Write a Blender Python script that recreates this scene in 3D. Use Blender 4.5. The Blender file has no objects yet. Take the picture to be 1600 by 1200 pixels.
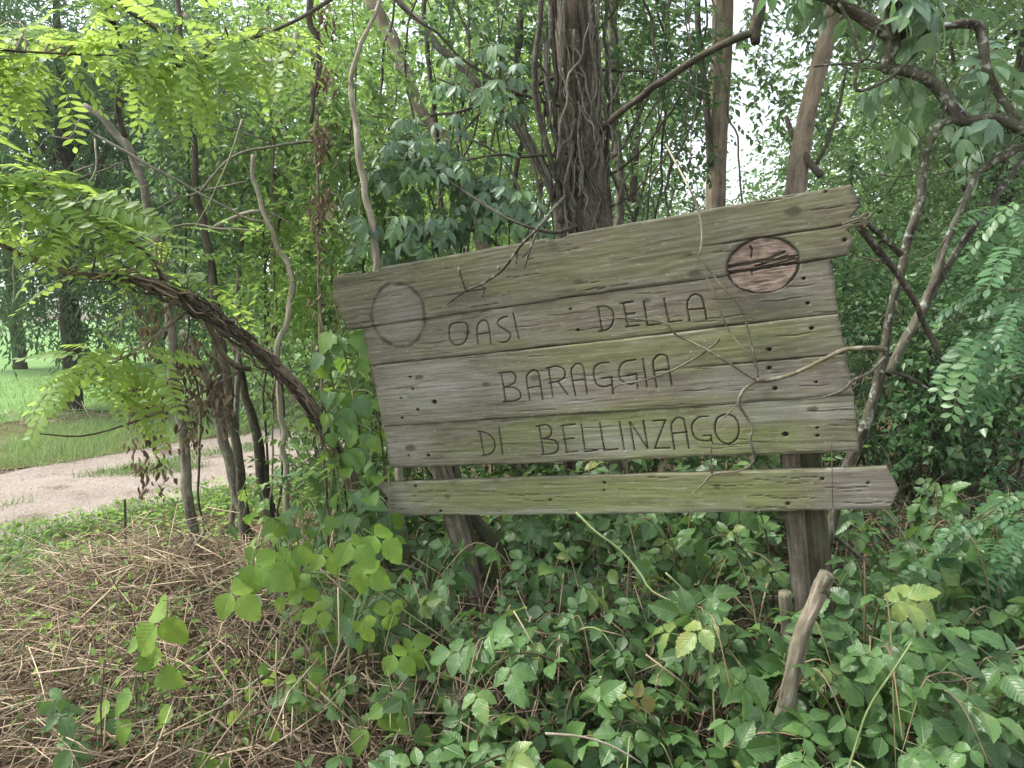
import bpy, math, random
import numpy as np
from mathutils import Matrix, Vector

# ------------------------------------------------------------------ camera
F = 1201.0                      # focal length in pixels of the 1600x1200 photograph
CAMZ = 1.6
PITCH = math.atan(110.0 / F)
sc = bpy.context.scene
col = sc.collection
cam_d = bpy.data.cameras.new('camera'); cam = bpy.data.objects.new('camera', cam_d); col.objects.link(cam)
cam.location = (0, 0, CAMZ); cam.rotation_euler = (math.pi / 2 - PITCH, 0, 0)
cam_d.sensor_width = 36.0; cam_d.lens = 36.0 * F / 1600.0; cam_d.clip_start = 0.05; cam_d.clip_end = 2000
sc.camera = cam

# ------------------------------------------------------------------ sky, sun, exposure
SUN_EL, SUN_AZ = math.radians(54), math.radians(-86)     # azimuth from +Y, negative = left
w = bpy.data.worlds.new('World'); sc.world = w; w.use_nodes = True
nt = w.node_tree; nt.nodes.clear()
sky = nt.nodes.new('ShaderNodeTexSky'); sky.sky_type = 'NISHITA'; sky.sun_disc = False
sky.sun_elevation = SUN_EL; sky.sun_rotation = SUN_AZ; sky.dust_density = 2.0; sky.air_density = 1.2; sky.ozone_density = 1.0
hs = nt.nodes.new('ShaderNodeHueSaturation'); hs.inputs['Saturation'].default_value = 0.35
bg = nt.nodes.new('ShaderNodeBackground'); bg.inputs['Strength'].default_value = 0.105
wo = nt.nodes.new('ShaderNodeOutputWorld')
nt.links.new(sky.outputs[0], hs.inputs['Color']); nt.links.new(hs.outputs[0], bg.inputs[0]); nt.links.new(bg.outputs[0], wo.inputs[0])
sl = bpy.data.lights.new('sun', 'SUN'); so = bpy.data.objects.new('sun', sl); col.objects.link(so)
sl.energy = 1.5; sl.angle = math.radians(11); sl.color = (1.0, 0.96, 0.88)
sdir = Vector((math.sin(SUN_AZ) * math.cos(SUN_EL), math.cos(SUN_AZ) * math.cos(SUN_EL), math.sin(SUN_EL)))
so.rotation_euler = (-sdir).to_track_quat('-Z', 'Y').to_euler(); so.location = sdir * 50
sc.view_settings.view_transform = 'Standard'; sc.view_settings.look = 'None'
sc.view_settings.exposure = 1.94; sc.view_settings.gamma = 1.0
sc.view_settings.use_curve_mapping = False
sc.render.engine = 'CYCLES'
cy = sc.cycles
cy.max_bounces = 8; cy.diffuse_bounces = 5; cy.glossy_bounces = 2; cy.transmission_bounces = 4; cy.transparent_max_bounces = 4
cy.use_denoising = True; cy.use_adaptive_sampling = True; cy.adaptive_threshold = 0.02
cy.caustics_reflective = False; cy.caustics_refractive = False

# ------------------------------------------------------------------ numeric helpers
RIGHT = np.array([1.0, 0, 0]); FWD = np.array([0, math.cos(PITCH), -math.sin(PITCH)]); UP = np.array([0, math.sin(PITCH), math.cos(PITCH)])
CAM = np.array([0, 0, CAMZ])
def ray(px, py): return FWD + (px - 800) / F * RIGHT - (py - 600) / F * UP
def P(px, py, D): return CAM + D * ray(px, py)
def unit(a): return a / np.maximum(np.linalg.norm(a, axis=-1, keepdims=True), 1e-9)
def sstep(a, b, x): t = np.clip((x - a) / (b - a), 0, 1); return t * t * (3 - 2 * t)

def _h(ix, iy, iz, s):
    n = (ix.astype(np.int64) * 374761393 + iy.astype(np.int64) * 668265263 + iz.astype(np.int64) * 2147483647 + s * 974634777) & 0xFFFFFFFF
    n = ((n ^ (n >> 13)) * 1274126177) & 0xFFFFFFFF
    n = ((n ^ (n >> 16)) * 2246822519) & 0xFFFFFFFF
    return ((n ^ (n >> 15)) & 0xFFFF) / 65535.0
def vnoise(x, y, z=None, s=0):
    x = np.asarray(x, float); y = np.asarray(y, float); z = np.zeros_like(x) if z is None else np.asarray(z, float)
    ix, iy, iz = np.floor(x), np.floor(y), np.floor(z); fx, fy, fz = x - ix, y - iy, z - iz
    fx, fy, fz = fx * fx * (3 - 2 * fx), fy * fy * (3 - 2 * fy), fz * fz * (3 - 2 * fz)
    r = 0
    for a in (0, 1):
        for b in (0, 1):
            for c in (0, 1):
                wgt = (fx if a else 1 - fx) * (fy if b else 1 - fy) * (fz if c else 1 - fz)
                r = r + wgt * _h(ix + a, iy + b, iz + c, s)
    return r
def fnoise(x, y, z=None, s=0, o=4):
    r = 0; amp = 0.5
    for i in range(o):
        k = 2.03 ** i
        r = r + amp * vnoise(np.asarray(x) * k, np.asarray(y) * k, None if z is None else np.asarray(z) * k, s + i); amp *= 0.5
    return r

# ------------------------------------------------------------------ ground height
PATH_A = np.array([-4.4, 6.6]); PATH_D = np.array([0.524, 0.852]); PATH_N = np.array([-0.852, 0.524])
def path_coord(x, y):           # signed distance left of the track's middle, and distance along it
    rx, ry = np.asarray(x) - PATH_A[0], np.asarray(y) - PATH_A[1]
    al = rx * PATH_D[0] + ry * PATH_D[1]
    off = rx * PATH_N[0] + ry * PATH_N[1] - 0.004 * al * al * np.sign(al) * 0
    return off, al
def gz(x, y):
    x = np.asarray(x, float); y = np.asarray(y, float)
    off, al = path_coord(x, y)
    rough = sstep(1.25, 1.9, np.abs(off))
    h = rough * (0.16 * (fnoise(x * 0.9, y * 0.9, None, 5, 3) - 0.44) + 0.03 * (vnoise(x * 5, y * 5, None, 9) - 0.5))
    h = h * (1 - sstep(3.6, 5.0, off)) * (1 - sstep(18, 30, np.hypot(x, y)))
    h = h + 0.75 * sstep(2.4, 6.0, x) * sstep(2.0, 7.5, y) * np.exp(-np.maximum(y - 9, 0) / 14)
    h = h + 0.20 * np.exp(-(((x + 1.75) / 0.7) ** 2 + ((y - 3.95) / 0.5) ** 2))
    h = h - 0.05 * np.exp(-((np.abs(off) - 0.75) / 0.3) ** 2) * (np.abs(off) < 1.6)
    return h
def gzf(x, y): return float(gz(np.array([x]), np.array([y]))[0])
def G(px, py):
    d = ray(px, py); t = CAMZ / -d[2]
    for _ in range(6):
        p = CAM + t * d; t = (CAMZ - gzf(p[0], p[1])) / -d[2]
    return CAM + t * d

# ------------------------------------------------------------------ mesh accumulation
class Acc:
    def __init__(s): s.v, s.f, s.t, s.b, s.n = [], {3: [], 4: []}, [], [], 0
    def add(s, v, faces, tint=0.5, buv=None):
        v = np.asarray(v, np.float32).reshape(-1, 3)
        for k, a in faces.items():
            if len(a): s.f[k].append(np.asarray(a, np.int64).reshape(-1, k) + s.n)
        s.v.append(v); s.t.append(np.broadcast_to(np.asarray(tint, np.float32), (len(v),)))
        s.b.append(np.zeros((len(v), 3), np.float32) if buv is None else np.asarray(buv, np.float32).reshape(-1, 3)); s.n += len(v)
        return s
    def mesh(s, name, mat, smooth=True):
        me = bpy.data.meshes.new(name)
        v = np.concatenate(s.v); tris = np.concatenate(s.f[3]) if s.f[3] else np.zeros((0, 3), np.int64)
        quads = np.concatenate(s.f[4]) if s.f[4] else np.zeros((0, 4), np.int64)
        loops = np.concatenate([tris.ravel(), quads.ravel()]).astype(np.int32)
        tot = np.concatenate([np.full(len(tris), 3), np.full(len(quads), 4)]).astype(np.int32)
        st = np.concatenate([[0], np.cumsum(tot)[:-1]]).astype(np.int32)
        me.vertices.add(len(v)); me.vertices.foreach_set('co', v.ravel())
        me.loops.add(len(loops)); me.loops.foreach_set('vertex_index', loops)
        me.polygons.add(len(tot)); me.polygons.foreach_set('loop_start', st); me.polygons.foreach_set('loop_total', tot)
        me.polygons.foreach_set('use_smooth', np.full(len(tot), smooth))
        a = me.attributes.new('tint', 'FLOAT', 'POINT'); a.data.foreach_set('value', np.concatenate(s.t).astype(np.float32))
        b = me.attributes.new('buv', 'FLOAT_VECTOR', 'POINT'); b.data.foreach_set('vector', np.concatenate(s.b).astype(np.float32).ravel())
        me.materials.append(mat); me.update(calc_edges=True); me.validate()
        return me
    def obj(s, name, mat, parent=None, smooth=True):
        return link(name, s.mesh(name, mat, smooth), parent)
def link(name, data, parent=None, mat4=None):
    o = bpy.data.objects.new(name, data); col.objects.link(o)
    if mat4 is not None: o.matrix_world = mat4
    if parent is not None: o.parent = parent; o.matrix_parent_inverse = parent.matrix_basis.inverted()
    return o
def tag(o, label=None, cat=None, group=None, kind=None):
    if label: o['label'] = label
    if cat: o['category'] = cat
    if group: o['group'] = group
    if kind: o['kind'] = kind
    return o
def thing(name, label, cat, loc, group=None):
    o = bpy.data.objects.new(name, None); col.objects.link(o); o.location = [float(c) for c in loc]; o.empty_display_size = 0.1
    return tag(o, label, cat, group)
def frames(d, n):
    d = unit(d); n = n - (n * d).sum(-1, keepdims=True) * d; n = unit(n); x = np.cross(d, n)
    return np.stack([x, d, n], -1)
def bake(acc, tm, pos, R, scale, tint):
    tv, tf, tb = tm
    pos = np.asarray(pos, float).reshape(-1, 3); N = len(pos)
    if N == 0: return acc
    scale = np.asarray(scale, float); scale = np.broadcast_to(scale.reshape(-1, 1) if scale.ndim <= 1 else scale, (N, 3)) if scale.ndim <= 2 else scale
    loc = tv[None] * scale[:, None, :]
    v = np.einsum('nij,nkj->nki', R, loc) + pos[:, None]
    k = len(tv); off = (np.arange(N) * k)[:, None, None]
    fs = {q: (np.asarray(a)[None] + off).reshape(-1, q) for q, a in tf.items() if len(a)}
    return acc.add(v.reshape(-1, 3), fs, np.repeat(np.broadcast_to(tint, (N,)), k), np.tile(tb, (N, 1)))
def m4(p, R, s):
    m = np.eye(4); m[:3, :3] = R * s; m[:3, 3] = p
    return Matrix(m.tolist())

def smooth_path(pts, vals, n):
    pts = np.asarray(pts, float); vals = np.asarray(vals, float)
    if len(pts) == 2: pts = np.array([pts[0], pts.mean(0), pts[1]]); vals = np.array([vals[0], vals.mean(), vals[1]])
    a = np.vstack([2 * pts[0] - pts[1], pts, 2 * pts[-1] - pts[-2]])
    out, ov = [], []
    L = np.linalg.norm(np.diff(pts, axis=0), axis=1); cum = np.concatenate([[0], np.cumsum(L)])
    for s in np.linspace(0, cum[-1], n):
        i = min(int(np.searchsorted(cum, s, side='right')) - 1, len(pts) - 2); t = (s - cum[i]) / max(L[i], 1e-9)
        p0, p1, p2, p3 = a[i], a[i + 1], a[i + 2], a[i + 3]
        out.append(0.5 * (2 * p1 + (p2 - p0) * t + (2 * p0 - 5 * p1 + 4 * p2 - p3) * t * t + (3 * p1 - p0 - 3 * p2 + p3) * t ** 3))
        ov.append(vals[i] * (1 - t) + vals[i + 1] * t)
    return np.array(out), np.array(ov)
def tube(acc, pts, rad, sides=8, n=None, rough=0.0, seed=0, tint=0.5, wob=0.0, ridge=0.0):
    pts = np.asarray(pts, float); rad = np.broadcast_to(np.asarray(rad, float), (len(pts),))
    if n: pts, rad = smooth_path(pts, rad, n)
    m = len(pts)
    if wob:
        L0 = np.arange(m) * 0.37
        pts = pts + wob * np.stack([vnoise(L0, L0 * 0 + 1.3, None, seed + 1) - .5, vnoise(L0, L0 * 0 + 7.3, None, seed + 2) - .5, vnoise(L0, L0 * 0 + 3.7, None, seed + 3) - .5], 1)
    tg = unit(np.gradient(pts, axis=0))
    up = np.array([0.0, 0, 1]) if abs(tg[0][2]) < 0.9 else np.array([1.0, 0, 0])
    U = np.zeros((m, 3)); u = unit(np.cross(tg[0], up))
    for i in range(m):
        u = unit(u - np.dot(u, tg[i]) * tg[i]); U[i] = u
    V = np.cross(tg, U)
    a = np.arange(sides) * 2 * math.pi / sides
    ln = np.concatenate([[0], np.cumsum(np.linalg.norm(np.diff(pts, axis=0), axis=1))])
    ca, sa = np.cos(a)[None], np.sin(a)[None]
    rr = np.repeat(rad[:, None], sides, 1)
    if rough:
        rm = max(rad.max(), 1e-4)
        q = fnoise(ca * 1.6 + 0 * rr, sa * 1.6 + 0 * rr, ln[:, None] / rm * 0.55 + 0 * rr, seed, 3) - 0.45
        rr = rr * (1 + rough * 2 * q)
    if ridge:
        q = vnoise(ca * 6 + 0 * rr, sa * 6 + 0 * rr, ln[:, None] / max(rad.max(), 1e-4) * 0.5 + 0 * rr, seed + 11) - .5
        rr = rr * (1 + ridge * 2 * q)
    v = pts[:, None] + rr[..., None] * (ca[..., None] * U[:, None] + sa[..., None] * V[:, None])
    b = np.stack([ca * rad[:, None], sa * rad[:, None], ln[:, None] + 0 * rr], -1) + seed * 1.37
    i = np.arange(m - 1)[:, None] * sides; j = np.arange(sides)[None]; j2 = (j + 1) % sides
    q = np.stack([i + j, i + j2, i + sides + j2, i + sides + j], -1).reshape(-1, 4)
    v = np.vstack([v.reshape(-1, 3), pts[0], pts[-1]]); b = np.vstack([b.reshape(-1, 3), b[0, 0], b[-1, 0]])
    c0, c1 = m * sides, m * sides + 1; jj = np.arange(sides); j2 = (jj + 1) % sides; e = (m - 1) * sides
    t3 = np.vstack([np.stack([jj * 0 + c0, j2, jj], 1), np.stack([jj * 0 + c1, e + jj, e + j2], 1)])
    return acc.add(v, {4: q, 3: t3}, tint, b)

# ------------------------------------------------------------------ materials
def mat(name):
    m = bpy.data.materials.new(name); m.use_nodes = True; n = m.node_tree; n.nodes.clear()
    o = n.nodes.new('ShaderNodeOutputMaterial'); return m, n, o
def nd(n, typ, **kw):
    x = n.nodes.new(typ)
    for k, v in kw.items():
        if k in x.inputs.keys() if hasattr(x.inputs, 'keys') else False: x.inputs[k].default_value = v
        else: setattr(x, k, v)
    return x
def ramp(n, stops, fac=None):
    r = n.nodes.new('ShaderNodeValToRGB'); e = r.color_ramp.elements
    while len(e) < len(stops): e.new(0.5)
    for i, (p, c) in enumerate(stops): e[i].position = p; e[i].color = (*c, 1) if len(c) == 3 else c
    if fac is not None: n.links.new(fac, r.inputs[0])
    return r
def attr(n, name): a = n.nodes.new('ShaderNodeAttribute'); a.attribute_name = name; return a
def math_(n, op, a, b=None, clamp=False):
    x = n.nodes.new('ShaderNodeMath'); x.operation = op; x.use_clamp = clamp
    for i, q in enumerate((a, b)):
        if q is None: continue
        if isinstance(q, (int, float)): x.inputs[i].default_value = q
        else: n.links.new(q, x.inputs[i])
    return x.outputs[0]
def mixc(n, fac, a, b, mode='MIX'):
    x = n.nodes.new('ShaderNodeMix'); x.data_type = 'RGBA'; x.blend_type = mode; x.clamp_factor = True
    for sock, q in ((x.inputs[0], fac), (x.inputs[6], a), (x.inputs[7], b)):
        if isinstance(q, (int, float)): sock.default_value = q
        elif isinstance(q, tuple): sock.default_value = (*q, 1)
        else: n.links.new(q, sock)
    return x.outputs[2]
def noise(n, vec, scale, detail=4, rough=0.55, dist=0.0):
    x = n.nodes.new('ShaderNodeTexNoise'); x.inputs['Scale'].default_value = scale; x.inputs['Detail'].default_value = detail
    x.inputs['Roughness'].default_value = rough; x.inputs['Distortion'].default_value = dist
    if vec is not None: n.links.new(vec, x.inputs['Vector'])
    return x.outputs['Fac']
def mapping(n, vec, scale, loc=(0, 0, 0)):
    x = n.nodes.new('ShaderNodeMapping'); x.inputs['Scale'].default_value = scale; x.inputs['Location'].default_value = loc
    n.links.new(vec, x.inputs['Vector']); return x.outputs[0]

def leaf_mat(name, stops, trans=(0.30, 0.45, 0.05), tfac=0.4, rough=0.42, spec=0.5, veins=False, back=0.25, holes=0.0):
    m, n, o = mat(name)
    t = attr(n, 'tint').outputs['Fac']
    oi = n.nodes.new('ShaderNodeObjectInfo')
    k = math_(n, 'ADD', t, math_(n, 'MULTIPLY', math_(n, 'SUBTRACT', oi.outputs['Random'], 0.5), 0.8))
    pos = n.nodes.new('ShaderNodeNewGeometry')
    k = math_(n, 'ADD', k, math_(n, 'MULTIPLY', math_(n, 'SUBTRACT', noise(n, pos.outputs['Position'], 9.0, 3), 0.5), 0.5), True)
    c = ramp(n, stops, k).outputs[0]
    bump = None
    if veins:
        b = attr(n, 'buv').outputs['Vector']; sp = n.nodes.new('ShaderNodeSeparateXYZ'); n.links.new(b, sp.inputs[0])
        ax = math_(n, 'ABSOLUTE', sp.outputs[0])
        mid = math_(n, 'SUBTRACT', 1.0, math_(n, 'MULTIPLY', ax, 30.0), True)
        ph = math_(n, 'SUBTRACT', math_(n, 'MULTIPLY', sp.outputs[1], 48.0), math_(n, 'MULTIPLY', ax, 52.0))
        sv = math_(n, 'POWER', math_(n, 'ADD', math_(n, 'MULTIPLY', math_(n, 'SINE', ph), 0.5), 0.5), 6.0)
        v = math_(n, 'MAXIMUM', mid, math_(n, 'MULTIPLY', sv, 0.5))
        c = mixc(n, math_(n, 'MULTIPLY', v, 0.42), c, (0.26, 0.33, 0.13))
        bump = n.nodes.new('ShaderNodeBump'); bump.inputs['Strength'].default_value = 0.35; bump.inputs['Distance'].default_value = 0.004
        n.links.new(math_(n, 'MULTIPLY', v, -1.0), bump.inputs['Height'])
        blot = ramp(n, [(0.66, (0, 0, 0)), (0.74, (1, 1, 1))], noise(n, pos.outputs['Position'], 26.0, 2)).outputs[0]
        c = mixc(n, math_(n, 'MULTIPLY', blot, 0.4), c, (0.16, 0.15, 0.05))
    cb = mixc(n, back, c, (0.32, 0.40, 0.24))
    c2 = mixc(n, pos.outputs['Backfacing'], c, cb)
    p = n.nodes.new('ShaderNodeBsdfPrincipled'); p.inputs['Roughness'].default_value = rough; p.inputs['Specular IOR Level'].default_value = spec
    n.links.new(c2, p.inputs['Base Color'])
    tr = n.nodes.new('ShaderNodeBsdfTranslucent'); n.links.new(mixc(n, 0.55, c, trans) if not veins else mixc(n, math_(n, 'MULTIPLY', v, 0.45), mixc(n, 0.5, c, trans), tuple(q * .45 for q in trans)), tr.inputs['Color'])
    if bump: n.links.new(bump.outputs[0], p.inputs['Normal'])
    mx = n.nodes.new('ShaderNodeMixShader'); mx.inputs[0].default_value = tfac
    n.links.new(p.outputs[0], mx.inputs[1]); n.links.new(tr.outputs[0], mx.inputs[2]); n.links.new(mx.outputs[0], o.inputs[0])
    return m
def bark_mat(name, dark, light, moss=None, mossamt=0.0, lich=0.0, scale=60, stretch=0.12, bump=0.6, rough=0.9):
    m, n, o = mat(name)
    b = attr(n, 'buv').outputs['Vector']
    v = mapping(n, b, (1, 1, stretch))
    f = noise(n, v, scale, 6, 0.65, 0.4); f2 = noise(n, b, 7.0, 4)
    k = math_(n, 'ADD', math_(n, 'MULTIPLY', f, 0.7), math_(n, 'MULTIPLY', f2, 0.4))
    t = attr(n, 'tint').outputs['Fac']
    k = math_(n, 'ADD', k, math_(n, 'MULTIPLY', math_(n, 'SUBTRACT', t, 0.5), 0.4))
    c = ramp(n, [(0.42, dark), (0.63, light), (0.80, tuple(min(1, q * 1.35) for q in light))], k).outputs[0]
    c = mixc(n, math_(n, 'MULTIPLY', ramp(n, [(0.55, (0, 0, 0)), (0.68, (1, 1, 1))], noise(n, mapping(n, b, (1, 1, .5)), 16.0, 6, .7)).outputs[0], .55), c, tuple(q * .55 for q in dark))
    if moss:
        c = mixc(n, math_(n, 'MULTIPLY', ramp(n, [(0.45, (0, 0, 0)), (0.65, (1, 1, 1))], noise(n, b, 9.0, 5)).outputs[0], mossamt), c, moss)
    if lich:
        c = mixc(n, math_(n, 'MULTIPLY', ramp(n, [(0.56, (0, 0, 0)), (0.64, (1, 1, 1))], noise(n, b, 34.0, 4)).outputs[0], lich), c, (0.36, 0.40, 0.33))
    p = n.nodes.new('ShaderNodeBsdfPrincipled'); p.inputs['Roughness'].default_value = rough; p.inputs['Specular IOR Level'].default_value = 0.25
    n.links.new(c, p.inputs['Base Color'])
    bp = n.nodes.new('ShaderNodeBump'); bp.inputs['Strength'].default_value = bump; bp.inputs['Distance'].default_value = 0.012
    n.links.new(f, bp.inputs['Height']); n.links.new(bp.outputs[0], p.inputs['Normal']); n.links.new(p.outputs[0], o.inputs[0])
    return m

M = {}
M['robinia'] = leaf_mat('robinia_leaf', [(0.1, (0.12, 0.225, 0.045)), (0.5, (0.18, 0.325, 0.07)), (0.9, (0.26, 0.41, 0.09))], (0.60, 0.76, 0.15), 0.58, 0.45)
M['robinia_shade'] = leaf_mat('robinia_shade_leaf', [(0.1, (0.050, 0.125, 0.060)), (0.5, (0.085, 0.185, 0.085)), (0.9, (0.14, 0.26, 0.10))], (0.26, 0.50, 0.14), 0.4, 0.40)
M['bramble'] = leaf_mat('bramble_leaf', [(0.0, (0.038, 0.090, 0.030)), (0.45, (0.068, 0.150, 0.048)), (0.8, (0.10, 0.205, 0.058)), (0.97, (0.26, 0.30, 0.08)), (1.0, (0.30, 0.22, 0.09))], (0.26, 0.46, 0.07), 0.32, 0.38, 0.5, veins=True)
M['vine'] = leaf_mat('vine_leaf', [(0.0, (0.070, 0.150, 0.070)), (0.4, (0.095, 0.195, 0.070)), (0.75, (0.14, 0.27, 0.05)), (1.0, (0.22, 0.35, 0.05))], (0.34, 0.58, 0.06), 0.42, 0.40, 0.5, veins=True)
M['vine_bright'] = leaf_mat('vine_bright_leaf', [(0.0, (0.11, 0.22, 0.04)), (0.6, (0.18, 0.32, 0.05)), (1.0, (0.26, 0.38, 0.07))], (0.42, 0.60, 0.09), 0.48, 0.42, 0.4, veins=True)
M['elder'] = leaf_mat('elder_leaf', [(0.0, (0.075, 0.150, 0.095)), (0.5, (0.115, 0.205, 0.125)), (1.0, (0.16, 0.28, 0.12))], (0.24, 0.46, 0.14), 0.32, 0.36, 0.6, veins=True)
M['thicket'] = leaf_mat('thicket_leaf', [(0.0, (0.035, 0.080, 0.030)), (0.5, (0.075, 0.150, 0.052)), (1.0, (0.15, 0.24, 0.065))], (0.32, 0.50, 0.12), 0.42, 0.45)
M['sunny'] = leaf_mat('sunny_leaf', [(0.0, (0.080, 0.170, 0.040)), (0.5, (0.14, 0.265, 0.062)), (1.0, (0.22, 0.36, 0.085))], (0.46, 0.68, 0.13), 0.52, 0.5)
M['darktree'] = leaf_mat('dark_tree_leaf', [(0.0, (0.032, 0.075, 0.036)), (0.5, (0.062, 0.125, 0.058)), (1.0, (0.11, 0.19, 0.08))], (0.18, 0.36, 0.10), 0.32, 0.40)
M['wood_leaf'] = leaf_mat('woodland_leaf', [(0.0, (0.035, 0.080, 0.036)), (0.5, (0.068, 0.138, 0.058)), (1.0, (0.12, 0.20, 0.075))], (0.26, 0.44, 0.14), 0.42, 0.45)
M['ivy'] = leaf_mat('ivy_leaf', [(0.0, (0.035, 0.090, 0.036)), (0.5, (0.065, 0.150, 0.058)), (1.0, (0.12, 0.22, 0.075))], (0.14, 0.32, 0.08), 0.2, 0.36, 0.55)
M['dead_leaf'] = leaf_mat('dead_leaf', [(0.0, (0.055, 0.042, 0.028)), (0.5, (0.125, 0.095, 0.062)), (1.0, (0.26, 0.20, 0.13))], (0.22, 0.15, 0.08), 0.2, 0.8, 0.15, back=0.0)
M['grass'] = leaf_mat('grass_blade', [(0.0, (0.075, 0.15, 0.045)), (0.5, (0.14, 0.26, 0.08)), (1.0, (0.28, 0.36, 0.15))], (0.40, 0.58, 0.18), 0.4, 0.5)
M['straw'] = bark_mat('dry_stem', (0.12, 0.085, 0.058), (0.46, 0.36, 0.25), scale=30, bump=0.1)
M['bark_dark'] = bark_mat('dark_bark', (0.020, 0.016, 0.012), (0.095, 0.078, 0.058), (0.06, 0.08, 0.03), 0.25, 0.12, scale=45)
M['bark_big'] = bark_mat('plated_bark', (0.022, 0.017, 0.012), (0.15, 0.115, 0.085), (0.06, 0.07, 0.035), 0.35, 0.25, scale=26, stretch=0.09, bump=1.0)
M['bark_tan'] = bark_mat('tan_bark', (0.11, 0.085, 0.06), (0.27, 0.215, 0.155), (0.14, 0.15, 0.08), 0.2, 0.1, scale=40, stretch=0.12, bump=0.5)
M['bark_grey'] = bark_mat('grey_bark', (0.065, 0.056, 0.043), (0.21, 0.19, 0.15), (0.10, 0.12, 0.05), 0.3, 0.3, scale=50)
M['bark_pale'] = bark_mat('pale_bark', (0.17, 0.145, 0.105), (0.38, 0.34, 0.26), (0.16, 0.17, 0.09), 0.25, 0.2, scale=50, bump=0.3)
M['bark_elder'] = bark_mat('gnarled_elder_bark', (0.030, 0.024, 0.018), (0.115, 0.105, 0.080), (0.075, 0.085, 0.035), 0.45, 0.7, scale=38, stretch=0.35, bump=1.0)
M['bark_twig'] = bark_mat('twig_bark', (0.040, 0.036, 0.024), (0.17, 0.15, 0.10), (0.14, 0.15, 0.07), 0.4, 0.35, scale=70, bump=0.4)
M['bark_arch'] = bark_mat('shredded_bark', (0.045, 0.035, 0.026), (0.26, 0.205, 0.15), None, 0, 0.1, scale=55, stretch=0.05, bump=0.9)
M['stem_green'] = bark_mat('green_stem', (0.10, 0.15, 0.05), (0.22, 0.26, 0.12), scale=30, bump=0.1)
M['stem_red'] = bark_mat('cane_stem', (0.07, 0.06, 0.03), (0.20, 0.16, 0.09), scale=30, bump=0.1)
M['post'] = bark_mat('weathered_log', (0.040, 0.032, 0.024), (0.27, 0.23, 0.175), (0.12, 0.13, 0.06), 0.35, 0.15, scale=42, stretch=0.07, bump=1.0)
M['post_brown'] = bark_mat('brown_log', (0.028, 0.024, 0.018), (0.18, 0.15, 0.118), (0.09, 0.10, 0.045), 0.3, 0.1, scale=42, stretch=0.06, bump=1.0)
M['post_dark'] = bark_mat('damp_post', (0.035, 0.032, 0.022), (0.12, 0.105, 0.07), (0.07, 0.085, 0.035), 0.5, 0.05, scale=45, stretch=0.05, bump=0.6)

def ground_mat(name, stops, scale, det=8, bump=0.6, second=None, spots=None):
    m, n, o = mat(name); tc = n.nodes.new('ShaderNodeNewGeometry').outputs['Position']
    f = noise(n, tc, scale, det, 0.65); f2 = noise(n, tc, scale * 0.07, 3)
    k = math_(n, 'ADD', math_(n, 'MULTIPLY', f, 0.75), math_(n, 'MULTIPLY', f2, 0.3))
    c = ramp(n, stops, k).outputs[0]
    if second:
        c = mixc(n, ramp(n, [(second[0], (0, 0, 0)), (second[0] + 0.12, (1, 1, 1))], noise(n, tc, second[1], 5)).outputs[0], c, second[2])
    if spots:
        vo = n.nodes.new('ShaderNodeTexVoronoi'); vo.inputs['Scale'].default_value = spots[0]; n.links.new(tc, vo.inputs['Vector'])
        c = mixc(n, math_(n, 'MULTIPLY', ramp(n, [(0.15, (1, 1, 1)), (0.3, (0, 0, 0))], vo.outputs['Distance']).outputs[0], spots[2]), c, mixc(n, 0.5, spots[1], vo.outputs['Color']))
    p = n.nodes.new('ShaderNodeBsdfPrincipled'); p.inputs['Roughness'].default_value = 0.95; p.inputs['Specular IOR Level'].default_value = 0.15
    n.links.new(c, p.inputs['Base Color'])
    bp = n.nodes.new('ShaderNodeBump'); bp.inputs['Strength'].default_value = bump; bp.inputs['Distance'].default_value = 0.03
    n.links.new(f, bp.inputs['Height']); n.links.new(bp.outputs[0], p.inputs['Normal']); n.links.new(p.outputs[0], o.inputs[0])
    return m
M['soil'] = ground_mat('forest_soil', [(0.3, (0.045, 0.030, 0.020)), (0.55, (0.12, 0.085, 0.055)), (0.75, (0.22, 0.16, 0.10))], 22)
M['path'] = ground_mat('gravel_track', [(0.30, (0.17, 0.135, 0.11)), (0.5, (0.315, 0.262, 0.222)), (0.75, (0.44, 0.38, 0.33))], 35, bump=0.8, second=(0.55, 1.6, (0.15, 0.115, 0.085)), spots=(55, (0.42, 0.38, 0.35), 0.25))
M['field'] = ground_mat('meadow_grass', [(0.3, (0.10, 0.19, 0.06)), (0.55, (0.16, 0.28, 0.09)), (0.8, (0.23, 0.35, 0.12))], 6, bump=0.4)
M['verge'] = ground_mat('verge_earth', [(0.3, (0.07, 0.065, 0.03)), (0.55, (0.12, 0.13, 0.05)), (0.8, (0.25, 0.19, 0.12))], 14)

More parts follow.
